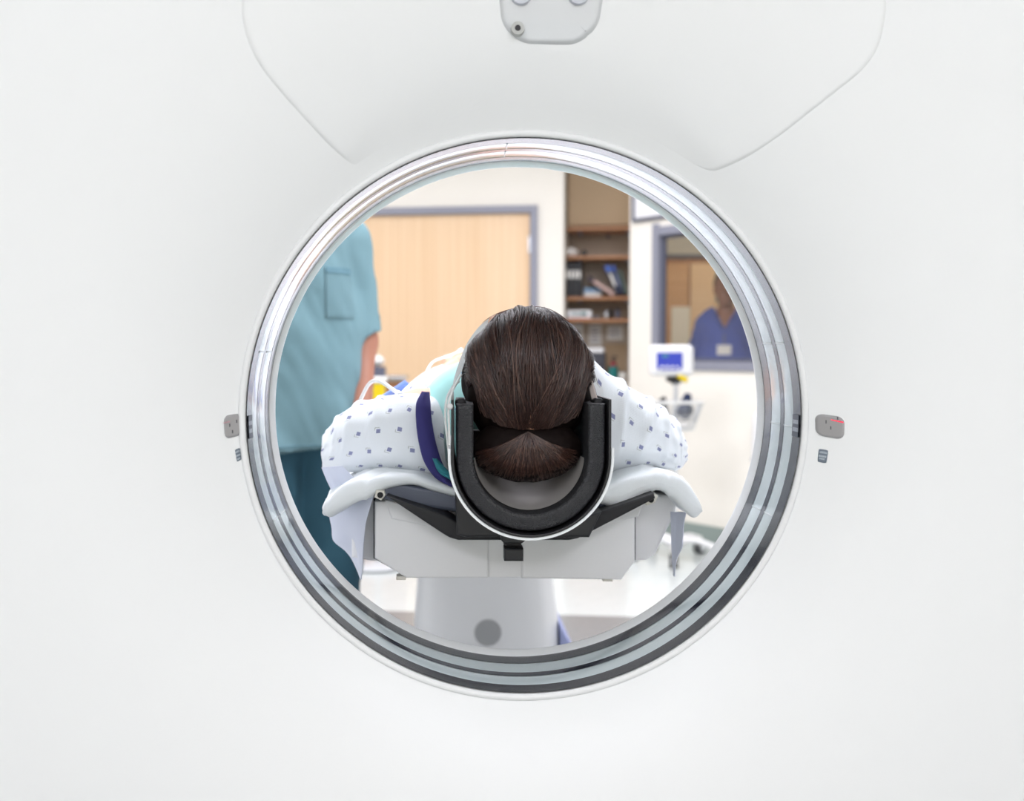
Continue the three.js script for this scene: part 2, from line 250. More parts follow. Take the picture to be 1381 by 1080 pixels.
// alcove with shelves
const alc = { s0: 0.178, s1: 0.66, n: -0.46 };
const ap = (s, y, n) => dw(s, y, n);
{
  const side = (name, s) => { const c = ap(s, CEIL / 2, -0.3); const g = new THREE.BoxGeometry(0.04, CEIL, 0.62); g.rotateY(dwTurn); g.translate(c.x, c.y, c.z); struct(name, g, M.wall); };
  side('wall_alcove_left', alc.s0 - 0.02); side('wall_alcove_right', alc.s1 + 0.16);
  const c = ap((alc.s0 + alc.s1) / 2 + 0.06, CEIL / 2, alc.n - 0.03), g = new THREE.BoxGeometry(0.75, CEIL, 0.06); g.rotateY(dwTurn); g.translate(c.x, c.y, c.z); struct('wall_alcove_back', g, M.alcove);
}
const onAl = (px, py, n) => { const r = ray(px, py), o = V(0, EYE, 0), q = dwO.clone().addScaledVector(dwN, n), t = q.sub(o).dot(dwN) / r.dot(dwN), p = o.addScaledVector(r, t); return [p.clone().sub(dwO).dot(dwX), p.y]; };   // where a sight line meets the plane n of the alcove
const alBox = (w, h, d, s, y, n, r = 0.003, roll = 0) => { const q = new RoundedBoxGeometry(w, h, d, 2, Math.min(r, w / 2.1, h / 2.1, d / 2.1)); if (roll) q.rotateZ(roll); q.rotateY(dwTurn); const p = ap(s, y, n); return q.translate(p.x, p.y, p.z); };
const shelfY = [308, 347, 402, 432].map(y => onAl(800, y, -0.18)[1]);
shelfY.forEach((y, i) => {
  const o = thing('wall_shelf', ['topmost oak shelf in the alcove, under the tan cabinet', 'second oak shelf from the top, above the black binders', 'oak shelf in the alcove carrying the binders and folders', 'lowest oak shelf in the alcove carrying small jars'][i], 'shelf', ap(0.44, y, -0.31), 'oak shelves in the alcove');
  part('board', metreUV(alBox(0.575, 0.022, 0.28, 0.47, y, -0.32, 0.003), 1, 0), M.oak, o);
  for (const s of [0.27, 0.6]) part('bracket', alBox(0.015, 0.02, 0.2, s, y - 0.02, -0.35, 0.003), M.frameGrey, o);
});
{
  const y0 = shelfY[0] + 0.013, o = thing('overhead_cabinet', 'plain tan cupboard filling the top of the alcove', 'cabinet', ap(0.46, y0, -0.34));
  part('carcass', alBox(0.57, CEIL - y0 - 0.02, 0.2, 0.47, (y0 + CEIL - 0.02) / 2, -0.355), M.tan, o); part('door', alBox(0.56, CEIL - y0 - 0.05, 0.018, 0.47, (y0 + CEIL - 0.02) / 2, -0.244), M.tan, o);
}
const counterY = onAl(830, 517, -0.1)[1];
{
  const o = thing('alcove_counter', 'pale counter with cupboard under the alcove shelves', 'counter', ap(0.46, 0, -0.25));
  part('worktop', alBox(0.575, 0.03, 0.42, 0.47, counterY - 0.015, -0.245, 0.005), M.alcove, o); part('cupboard', alBox(0.57, counterY - 0.032, 0.38, 0.47, (counterY - 0.032) / 2 + 0.001, -0.26), M.oak, o);
}
// things on the alcove shelves: [s, bottom] from the photograph, real sizes
const shTop = (i) => shelfY[i] + 0.011;
{
  for (let k = 0; k < 4; k++) {
    const s = onAl(765.5 + 5.2 * k, 375, -0.2)[0], y = shTop(2), h = 0.235, o = thing('lever_arch_binder', ['first', 'second', 'third', 'fourth'][k] + ' black lever arch binder from the left on the alcove shelf', 'binder', ap(s, y, -0.3), 'black binders on the alcove shelf');
    part('cover', alBox(0.026, h, 0.2, s, y + h / 2, -0.3, 0.003), M.black, o); part('spine_label', alBox(0.018, 0.055, 0.002, s, y + h * 0.66, -0.1995, 0.0005), M.paper, o, 'white paper spine label');
  }
  let y = shTop(2), s = onAl(799, 390, -0.25)[0];
  const bx = thing('cardboard_box', 'small pale blue and white carton lying behind the slanted file', 'box', ap(s, y, -0.33)); part('carton', alBox(0.12, 0.035, 0.14, s, y + 0.0175, -0.35), M.paper, bx); part('lid', alBox(0.121, 0.03, 0.141, s, y + 0.05, -0.35), std(0x8fb7d9, 0.7), bx);
  // leaning files
  const lean = (name, label, px0, py0, px1, py1, th, n, m, m2, m3) => { const a = onAl(px0, py0, n), b = onAl(px1, py1, n), L = Math.hypot(b[0] - a[0], b[1] - a[1]), ang = Math.atan2(b[1] - a[1], b[0] - a[0]), o = thing(name, label, 'folder', ap(b[0], b[1], n), 'folders leaning in the alcove'); part('cover', alBox(L, th, 0.2, (a[0] + b[0]) / 2, (a[1] + b[1]) / 2, n - 0.1, 0.003, ang), m, o); if (m2) part('spine_label', alBox(L * 0.45, th * 0.5, 0.002, lerp(a[0], b[0], 0.5), lerp(a[1], b[1], 0.5), n + 0.0005, 0.0005, ang), m2, o); if (m3) part('spine_end', alBox(L * 0.2, th * 1.02, 0.002, lerp(a[0], b[0], 0.11), lerp(a[1], b[1], 0.11), n + 0.0008, 0.0005, ang), m3, o); };
  lean('ring_file', 'pale pink file lying slanted across the alcove shelf', 793, 374, 828, 397, 0.03, -0.2, std(0xbfa39a, 0.7), null, std(0x3b2f3a, 0.6));
  lean('document_folder', 'navy folder with blue top leaning left of its twin', 818, 358, 834, 396, 0.03, -0.2, std(0x2a3145, 0.6), M.paper, std(0x3f66b8, 0.5));
  lean('document_folder', 'navy folder with blue top leaning rightmost but one on the shelf', 826, 358, 840, 396, 0.026, -0.2, std(0x232a40, 0.6), std(0x7d8aa8, 0.7), std(0x2c4f9c, 0.5));
  lean('document_folder', 'grey-green folder leaning against the right side of the alcove', 836, 364, 845, 396, 0.02, -0.2, std(0x55685f, 0.6));
  // top gap: white bag, black knob, back-wall bolts
  y = shTop(1); s = onAl(770, 336, -0.25)[0]; const bag = thing('plastic_bag', 'crumpled white plastic bag on the second shelf', 'bag', ap(s, y, -0.3)); part('bag', grid(24, 14, (u, v) => { const a = u * Math.PI * 2, r = 0.05 * Math.sin(Math.PI * clamp(v * 0.92 + 0.06, 0, 1)) ** 0.6 * (1 + 0.25 * noise(Math.cos(a) * 2, v * 4, Math.sin(a) * 2)); return ap(s, y, -0.3).addScaledVector(dwX, r * Math.cos(a)).addScaledVector(dwN, r * Math.sin(a)).add(V(0, v * 0.07, 0)); }), M.paper, bag);
  s = onAl(788, 340, -0.2)[0]; let p = ap(s, y, -0.2); const kn = thing('tape_roll', 'small black roll standing on the second shelf', 'roll', p); part('roll', new THREE.TorusGeometry(0.014, 0.007, 12, 24).rotateY(dwTurn).translate(p.x, p.y + 0.021, p.z), M.black, kn); part('core', new THREE.CylinderGeometry(0.008, 0.008, 0.012, 16).rotateX(Math.PI / 2).rotateY(dwTurn).translate(p.x, p.y + 0.021, p.z), M.black, kn);
  for (const [px, py, l] of [[767, 320, 'left of the two dark bolts in the alcove back wall'], [820, 319, 'right of the two dark bolts in the alcove back wall']]) { const [bs, by] = onAl(px, py, alc.n), o = thing('wall_bolt', l, 'bolt', ap(bs, by, alc.n), 'bolts in the alcove wall'), q = (r0, r1, n0, n1) => cyl(r0, r1, ap(bs, by, n0), ap(bs, by, n1), 14); part('washer', q(0.014, 0.013, alc.n - 0.001, alc.n + 0.004), M.frameDark, o); part('bolt_head', q(0.009, 0.008, alc.n + 0.004, alc.n + 0.014), M.frameDark, o); }
  // lowest shelf
  y = shTop(3); s = onAl(781, 422, -0.2)[0]; const dv = thing('white_device', 'white bench instrument with a teal panel on the lowest shelf', 'device', ap(s, y, -0.27)); part('housing', alBox(0.175, 0.062, 0.13, s, y + 0.031, -0.27, 0.012), M.white, dv); part('panel', alBox(0.11, 0.026, 0.004, s, y + 0.034, -0.204, 0.001), std(0xa9b6b4, 0.4), dv); part('display', alBox(0.036, 0.02, 0.004, s + 0.035, y + 0.035, -0.2015, 0.001), std(0x1d6b6a, 0.3), dv); part('trim', alBox(0.15, 0.006, 0.12, s, y + 0.003, -0.262, 0.001), std(0xc9552f, 0.5), dv);
  const jar = (name, label, px, n, r, h, m, m2) => { const js = onAl(px, 425, n)[0], q = ap(js, y, n), o = thing(name, label, 'jar', q, 'jars on the lowest alcove shelf'); part('body', lathe([[0, 0], [r, 0], [r, h * 0.7], [r * 0.75, h * 0.8], [0, h * 0.8]], q.x, q.y, q.z), m, o); part('lid', lathe([[0, h * 0.79], [r * 0.82, h * 0.79], [r * 0.82, h], [0, h]], q.x, q.y, q.z), m2, o); };
  jar('steel_canister', 'shiny steel canister on the lowest alcove shelf', 818, -0.2, 0.021, 0.055, M.steel, M.steel); jar('dark_jar', 'dark jar just right of the steel canister', 824, -0.26, 0.016, 0.075, M.black, M.black); jar('dark_jar', 'dark lidded jar farthest right on the lowest shelf', 833, -0.25, 0.017, 0.075, M.frameDark, M.black);
  s = onAl(804, 428, -0.2)[0]; p = ap(s, y, -0.2); const dish = thing('steel_dish', 'low steel dish beside the white instrument', 'dish', p); part('dish', lathe([[0, 0], [0.022, 0], [0.034, 0.016], [0.031, 0.016], [0.02, 0.004], [0, 0.004]], p.x, p.y, p.z), M.frameGrey, dish);
  // pinned papers
  for (const [x0, x1, y0, y1, l] of [[766, 786, 437, 462, 'notice with a dark round print pinned in the alcove'], [794, 811, 438, 466, 'printed list pinned in the middle of the alcove wall'], [819, 840, 440, 458, 'printed sheet pinned at the right of the alcove wall']]) {
    const a = onAl(x0, y0, alc.n), b = onAl(x1, y1, alc.n), w = b[0] - a[0], h = a[1] - b[1], cs = (a[0] + b[0]) / 2, cy = (a[1] + b[1]) / 2, o = thing('pinned_notice', l, 'notice', ap(cs, cy, alc.n), 'papers pinned in the alcove');
    part('paper', alBox(w, h, 0.002, cs, cy, alc.n + 0.0015, 0.0005), M.paper, o);
    const tone = std(0x9a9ba6, 0.9); if (x0 === 766) { const q = new THREE.CylinderGeometry(0.022, 0.022, 0.001, 24).rotateX(Math.PI / 2).rotateY(dwTurn), c = ap(cs + 0.012, cy, alc.n + 0.003); part('print', q.translate(c.x, c.y, c.z), std(0x6d6a66, 0.9), o); }
    else part('print', mergeGeometries([...Array(5)].map((_, k) => alBox(w * (0.75 - 0.1 * (k % 2)), h * 0.06, 0.001, cs, cy + h * (0.34 - 0.16 * k), alc.n + 0.003, 0.0002))), tone, o);
  }
  // counter: printer, bottle
  s = onAl(797, 490, -0.2)[0]; y = counterY; const pr = thing('label_printer', 'dark grey printer with a white lid on the alcove counter', 'printer', ap(s, y, -0.25));
  part('body', alBox(0.2, 0.21, 0.22, s, y + 0.105, -0.25, 0.01), std(0x3b3c45, 0.5), pr); part('lid', alBox(0.19, 0.035, 0.21, s - 0.005, y + 0.228, -0.25, 0.008), M.white, pr); part('paper_slot', alBox(0.1, 0.015, 0.01, s - 0.03, y + 0.165, -0.138, 0.002), M.plasticGrey, pr); part('paper_tongue', alBox(0.03, 0.09, 0.006, s - 0.03, y + 0.115, -0.137, 0.002), M.paper, pr);
  s = onAl(827, 500, -0.16)[0]; p = ap(s, y, -0.16); const bt = thing('pump_bottle', 'teal bottle with red neck and black pump on the counter', 'bottle', p);
  part('body', lathe([[0, 0], [0.032, 0], [0.034, 0.006], [0.034, 0.1], [0.028, 0.118], [0, 0.118]], p.x, p.y, p.z), std(0x12736f, 0.35), bt); part('shoulder', lathe([[0, 0.117], [0.027, 0.117], [0.015, 0.145], [0, 0.145]], p.x, p.y, p.z), std(0x9c2733, 0.4), bt); part('pump', mergeGeometries([lathe([[0, 0.144], [0.012, 0.144], [0.012, 0.165], [0.005, 0.168], [0.005, 0.182], [0, 0.182]], p.x, p.y, p.z).toNonIndexed(), cyl(0.006, 0.005, V(p.x - 0.01, p.y + 0.184, p.z), V(p.x + 0.028, p.y + 0.18, p.z + 0.006)).toNonIndexed()]), M.black, bt);
  s = onAl(840, 507, -0.16)[0]; p = ap(s, y, -0.16); const cu = thing('paper_cup', 'pale cup at the right end of the alcove counter', 'cup', p); part('cup', lathe([[0, 0], [0.022, 0], [0.028, 0.075], [0.026, 0.075], [0.02, 0.004], [0, 0.004]], p.x, p.y, p.z), M.paper, cu);
  const [cs, cy] = [onAl(830, 482, alc.n)[0], onAl(830, 482, alc.n)[1]], cb = thing('cork_panel', 'tan board on the alcove wall behind the pump bottle', 'board', ap(cs, cy, alc.n)); part('board', alBox(0.16, 0.2, 0.01, cs, cy, alc.n + 0.006), M.tan, cb);
}
// control-room window
{
  const g0 = new THREE.Group(); g0.name = 'window_1'; g0.userData = { kind: 'structure', label: 'control room window with a wide grey metal frame', category: 'window' }; g0.position.copy(ww(winL + WINW / 2, 0)); scene.add(g0);
  const put = (name, g, m) => { g.rotateY(wwTurn); const mm = new THREE.Mesh(g, m); mm.name = name; mm.castShadow = mm.receiveShadow = true; g0.add(mm); return mm; };
  const h = winTop - winBot, cy = (winTop + winBot) / 2, fw = 0.055, zs = wwN.dot(V(Math.sin(wwTurn), 0, Math.cos(wwTurn))) > 0 ? 1 : -1;
  for (const s of [-1, 1]) put('frame_side', rbox(fw, h + 2 * fw, 0.07, s * (WINW / 2 + fw / 2 - 0.02), cy, -0.02 * zs, 0.003), M.frameGrey);
  put('frame_head', rbox(WINW - 0.045, fw, 0.07, 0, winTop + fw / 2 - 0.02, -0.02 * zs, 0.003), M.frameGrey); put('frame_sill', rbox(WINW - 0.045, fw, 0.07, 0, winBot - fw / 2 + 0.02, -0.02 * zs, 0.003), M.frameGrey);
  for (const s of [-1, 1]) put('glazing_bead', rbox(0.02, h - 0.04, 0.025, s * (WINW / 2 - 0.032), cy, -0.03 * zs, 0.002), M.frameDark);
  put('glazing_bead', rbox(WINW - 0.09, 0.018, 0.025, 0, winTop - 0.03, -0.03 * zs, 0.002), M.frameDark); put('glazing_bead', rbox(WINW - 0.09, 0.018, 0.025, 0, winBot + 0.03, -0.03 * zs, 0.002), M.frameDark);
  put('pane', new THREE.BoxGeometry(WINW - 0.07, h - 0.05, 0.006).translate(0, cy, -0.03 * zs), M.glass);
}
// framed lightbox / white picture above the window
{
  const a = onWW(855, 300), b = onWW(907, 292), w = 0.62, h = 0.5, s0 = a[0], y0 = a[1], o = thing('framed_whiteboard', 'white board in a thin dark frame above the window', 'board', ww(s0 + w / 2, y0 + h / 2));
  const put = (name, ww_, hh, dd, s, y, n, m) => { const q = new RoundedBoxGeometry(ww_, hh, dd, 2, 0.002).rotateY(wwTurn), p = ww(s, y, n); part(name, q.translate(p.x, p.y, p.z), m, o); };
  put('board', w - 0.02, h - 0.02, 0.012, s0 + w / 2, y0 + h / 2, 0.008, M.white);
  for (const [ww_, hh, s, y] of [[w, 0.02, s0 + w / 2, y0 + 0.01], [w, 0.02, s0 + w / 2, y0 + h - 0.01]]) put('frame_rail', ww_, hh, 0.024, s, y, 0.013, M.frameDark);
  for (const s of [s0 + 0.01, s0 + w - 0.01]) put('frame_stile', 0.02, h - 0.04, 0.024, s, y0 + h / 2, 0.013, M.frameDark);
}
// white dispenser on the window wall
{
  const [s, y] = onWW(1040, 590), p = ww(s, y, 0.06), o = thing('soap_dispenser', 'white rounded dispenser on the wall at the bore\'s right edge', 'dispenser', ww(s, y, 0));
  part('housing', (() => { const q = new RoundedBoxGeometry(0.14, 0.3, 0.11, 5, 0.045).rotateY(wwTurn); return q.translate(p.x, p.y, p.z); })(), M.white, o);
  const q2 = ww(s, y - 0.12, 0.1); part('push_bar', new RoundedBoxGeometry(0.1, 0.035, 0.05, 3, 0.012).rotateY(wwTurn).translate(q2.x, q2.y, q2.z), M.plasticGrey, o);
}
// control room behind the glass
const cr = (s, y, n) => ww(s, y, -n);                // n metres behind the window wall
const crBox = (w, h, d, s, y, n, r = 0.004) => { const q = new RoundedBoxGeometry(w, h, d, 2, Math.min(r, w / 2.1, h / 2.1, d / 2.1)).rotateY(wwTurn), p = cr(s, y, n); return q.translate(p.x, p.y, p.z); };
{
  const cbox = (w, h, d, X, y, D, r = 0.004) => { const p = room(X, D, y); return new RoundedBoxGeometry(w, h, d, 2, Math.min(r, w / 2.1, h / 2.1, d / 2.1)).rotateY(-YAW).translate(p.x, p.y, p.z); };
  struct('wall_control_back', cbox(4.4, CEIL, 0.1, 3.0, CEIL / 2, 9.35), M.wall); struct('wall_control_left', cbox(0.02, CEIL, 2.3, 1.05, CEIL / 2, 8.2), M.wall); struct('wall_control_right', cbox(0.1, CEIL, 6, 4.9, CEIL / 2, 6.4), M.wall);
  const cab = thing('wood_wall_cabinet', 'oak and birch cabinet wall behind the control room operator', 'cabinet', room(2.5, 9.0, 0));
  part('carcass', cbox(2.84, 1.94, 0.4, 2.49, 0.975, 9.05), M.oak, cab); for (let k = 0; k < 6; k++) part('door', metreUV(cbox(0.43, 1.84, 0.02, 1.3 + 0.448 * k, 0.98, 8.838), 1, 0), k === 1 ? M.birch : M.oakLight, cab);
  part('top_rail', cbox(2.86, 0.03, 0.42, 2.49, 1.962, 9.04), M.frameDark, cab);
  const desk = thing('control_desk', 'dark control desk just behind the window', 'desk', cr(1.5, 0, 0.5)); part('desk_top', crBox(2.6, 0.04, 0.34, 1.75, 0.93, 0.36), M.frameDark, desk); for (const s of [0.7, 2.8]) part('desk_panel', crBox(0.04, 0.905, 0.3, s, 0.455, 0.36), M.oak, desk);
  const kb = thing('control_box', 'low blue-grey console on the control desk', 'console', cr(1.35, 0.95, 0.4)); part('housing', crBox(0.5, 0.09, 0.16, 1.35, 0.996, 0.4, 0.01), std(0x2d3e57, 0.4), kb); part('panel', crBox(0.4, 0.05, 0.006, 1.35, 1.0, 0.317), std(0x42708c, 0.3), kb);
  const [ds, dy] = [onWW(919, 480)[0] + 0.16, 0.951], dp = cr(ds, dy, 0.3), dk = thing('yellow_pot', 'round yellow pot with a blue base on the window desk', 'pot', dp); part('pot', lathe([[0, 0.02], [0.03, 0.02], [0.036, 0.05], [0.034, 0.08], [0.02, 0.1], [0, 0.104]], dp.x, dp.y, dp.z), std(0xe8c552, 0.5), dk); part('base', lathe([[0, 0], [0.032, 0], [0.033, 0.022], [0, 0.022]], dp.x, dp.y, dp.z), std(0x3c5fa5, 0.5), dk);
  const nt = thing('notice_sheet', 'pale notice taped low on the leftmost control room cabinet door', 'notice', room(1.46, 8.826, 1.3)); part('sheet', cbox(0.16, 0.42, 0.003, 1.45, 1.32, 8.824, 0.0005), M.paper, nt);
  const bn = thing('notice_board', 'grey-green board hung on the control room cabinets', 'board', room(2.0, 8.82, 1.7)); part('board', cbox(0.5, 0.3, 0.015, 2.0, 1.72, 8.818), std(0x7d9490, 0.7), bn); part('rim', cbox(0.52, 0.02, 0.02, 2.0, 1.88, 8.818), M.frameGrey, bn);
}

// ------------------------------------------------------------------ ceiling panels: glowing face and a light of the same size just below it
PANELS.forEach(([x, z, w, d, s], i) => {
  const o = thing('ceiling_panel_light', ['square-edged light panel over the left of the viewer', 'light panel over the right of the viewer', 'light panel farthest behind the viewer', 'light panel left of the patient table', 'light panel right of the patient table', 'light panel in front of the birch door', 'light panel near the control room window'][i], 'ceiling light', V(x, CEIL, z), 'recessed ceiling light panels');
  part('frame', mergeGeometries([[-1, 0], [1, 0], [0, -1], [0, 1]].map(([a, b]) => rbox(a ? 0.025 : w + 0.05, 0.02, a ? d : 0.025, x + a * (w / 2 + 0.0125), CEIL - 0.01, z + b * (d / 2 + 0.0125), 0.003))), M.white, o);
  const glow = new THREE.MeshStandardMaterial({ color: 0xffffff, emissive: 0xf4f3ff, emissiveIntensity: 2.2, roughness: 0.8 });
  part('diffuser_lamp', rbox(w, 0.008, d, x, CEIL - 0.006, z, 0.002), glow, o);
  const l = new THREE.RectAreaLight(0xf4f3ff, s, w, d); l.position.set(x, CEIL - 0.024, z); l.lookAt(x, 0, z); l.castShadow = true; l.name = numbered('panel_light'); scene.add(l);
});
{ const l = new THREE.RectAreaLight(0xfff0dc, 11, 0.6, 0.6), p = room(2.1, 7.7, CEIL - 0.024); l.position.copy(p); l.lookAt(p.x, 0, p.z); l.castShadow = true; l.name = 'control_panel_light'; scene.add(l); const o = thing('control_room_light', 'light panel in the control room ceiling', 'ceiling light', V(p.x, CEIL, p.z)); part('diffuser_lamp', rbox(0.6, 0.008, 0.6, p.x, CEIL - 0.006, p.z, 0.002), new THREE.MeshStandardMaterial({ color: 0xffffff, emissive: 0xfff0dc, emissiveIntensity: 2 }), o); }

// ------------------------------------------------------------------ scanner gantry
const BR = 0.355, ZN = -1.303, BX = (712 - 612.5) * 1.303 / F, BY = EYE - (565 - 473) * 1.303 / F;
const faceZ = (r) => ZN + 0.002 + 0.11 * (1 - Math.exp(-Math.max(0, r - 0.362) / 0.16));
function onFace(px, py) { const r = ray(px, py), o = V(0, EYE, 0); let z = -1.2, p; for (let k = 0; k < 40; k++) { p = o.clone().addScaledVector(r, z / r.z); z = faceZ(Math.hypot(p.x - BX, p.y - BY)); } return p; }
function revolve(prof, n = 192, a0 = 0, a1 = Math.PI * 2) { return grid(n, prof.length - 1, (u, v) => { const k = Math.round(v * (prof.length - 1)), a = lerp(a0, a1, u); return V(BX + prof[k][0] * Math.cos(a), BY + prof[k][0] * Math.sin(a), prof[k][1]); }, (u, v) => [lerp(a0, a1, u) * BR, v * 0.05], a1 - a0 > 6.2); }
const arcProf = (r, z, rad, t0, t1, n = 10) => [...Array(n + 1)].map((_, i) => { const t = lerp(t0, t1, i / n); return [r + rad * Math.cos(t), z + rad * Math.sin(t)]; });
const gantry = thing('ct_scanner_gantry', 'large white ring-shaped scanner gantry filling the foreground', 'scanner', V(BX, 0, -1.55));
{
  const outline = (a) => { const c = Math.cos(a), s = Math.sin(a), hx = 1.02, up = 0.9, dn = BY - 0.1, hy = s > 0 ? up : dn, n = 5; return 1 / (Math.abs(c / hx) ** n + Math.abs(s / hy) ** n) ** (1 / n); };
  const ZF = -1.84, zback = (r) => ZF + 0.3 * Math.exp(-Math.max(0, r - 0.36) / 0.13) + 0.16 * smooth(0.55, 0.36, r);
  part('front_cover', grid(256, 64, (u, v) => {
    const a = u * Math.PI * 2, R = outline(a), r = lerp(0.3625, R, v ** 1.5), e = R - r; let z = faceZ(r); if (e < 0.06) z -= 0.06 - Math.sqrt(Math.max(0, 0.0036 - (0.06 - e) ** 2));
    return V(BX + r * Math.cos(a), BY + r * Math.sin(a), z);
  }, null, true), M.gantry, gantry);
  part('side_cover', grid(256, 8, (u, v) => { const a = u * Math.PI * 2, R = outline(a); return V(BX + R * Math.cos(a), BY + R * Math.sin(a), lerp(faceZ(R) - 0.06, ZF + 0.04, v)); }, null, true), M.gantry, gantry);
  part('rear_cover', grid(256, 48, (u, v) => { const a = u * Math.PI * 2, R = outline(a), r = lerp(0.362, R, v ** 1.5), e = R - r; let z = zback(r); if (e < 0.04) z += 0.04 - e; return V(BX + r * Math.cos(a), BY + r * Math.sin(a), z); }, null, true), M.gantry, gantry);
  part('plinth', rbox(1.7, 0.16, 0.5, BX, 0.08, -1.5, 0.02), M.plasticGrey, gantry);
  // bore lip on our side, then the inner sleeve: strip, film, slit, film, strip, far lip
  part('bore_lip', revolve([[0.3648, ZN + 0.0005], ...arcProf(0.3602, ZN + 0.003, 0.0045, 0, Math.PI, 14), [BR + 0.0006, ZN - 0.003]]), M.lip, gantry);
  const zs = [1.303, 1.329, 1.366, 1.381, 1.4225, 1.456].map(z => -z);
  part('seal_strip', revolve([[BR - 0.0008, zs[0] + 0.003], [BR - 0.001, zs[1]]]), M.strip, gantry, 'dark seal strip round the near end of the bore');
  part('film_window', revolve([[BR - 0.0005, zs[1]], [BR - 0.0012, zs[1] - 0.004], [BR - 0.0012, zs[2] + 0.004], [BR - 0.0005, zs[2]]]), M.film, gantry, 'pale blue-green glossy film band');
  part('beam_slit', revolve([[BR - 0.0011, zs[2] + 0.0005], [BR - 0.0011, zs[3] - 0.0005]]), M.slit, gantry, 'thin navy line round the bore');
  part('film_window', revolve([[BR - 0.0005, zs[3]], [BR - 0.0012, zs[3] - 0.004], [BR - 0.0012, zs[4] + 0.004], [BR - 0.0005, zs[4]]]), M.film, gantry, 'pale blue-green glossy film band');
  part('seal_strip', revolve([[BR - 0.001, zs[4]], [BR - 0.001, zs[5]]]), M.strip, gantry, 'dark seal strip round the far end of the bore');
  part('far_lip', revolve([[BR - 0.0009, zs[5] + 0.001], [BR - 0.003, zs[5] - 0.002], ...arcProf(BR + 0.006, zs[5] - 0.016, 0.0125, Math.PI * 0.85, Math.PI * 1.35, 8).map(p => [p[0], p[1]]), [BR + 0.012, zs[5] - 0.05], [0.362, zback(0.362)]]), M.lip, gantry);
  // narrow film seams (overlap tape) and the curved label on the strip
  const seam = (deg, name, w, mat, z0, z1, label, dr = 0.002) => part(name, thicken(grid(8, 4, (u, v) => { const a = deg * Math.PI / 180 + (u - 0.5) * w / BR; return V(BX + (BR - dr) * Math.cos(a), BY + (BR - dr) * Math.sin(a), lerp(z0, z1, v)); }), 0.0004), mat, gantry, label);
  for (const d of [-2.2, 16, -22, 94, 202, 166]) for (const [a, b] of [[zs[1], zs[2]], [zs[3], zs[4]]]) seam(d, 'film_seam', 0.0016, std(0xdfe6e6, 0.2), a - 0.001, b + 0.001);
  const tagTex = canvasTex(128, 256, (c) => { c.fillStyle = '#454b59'; c.fillRect(0, 0, 128, 256); c.fillStyle = '#aab0ba'; for (const x of [30, 74]) { let y = 24; while (y < 225) { const h = 8 + rnd() * 18; c.fillRect(x, y, 24, h); y += h + 5; } } });
  const tagMat = std(0xffffff, 0.4, { map: tagTex });
  seam(-1.8, 'strip_label', 0.029, tagMat, zs[0] - 0.001, zs[1] + 0.001, 'small dark text label on the seal strip', 0.0022); seam(181.6, 'strip_label', 0.029, tagMat, zs[0] - 0.001, zs[1] + 0.001, 'small dark text label on the seal strip', 0.0022);
}
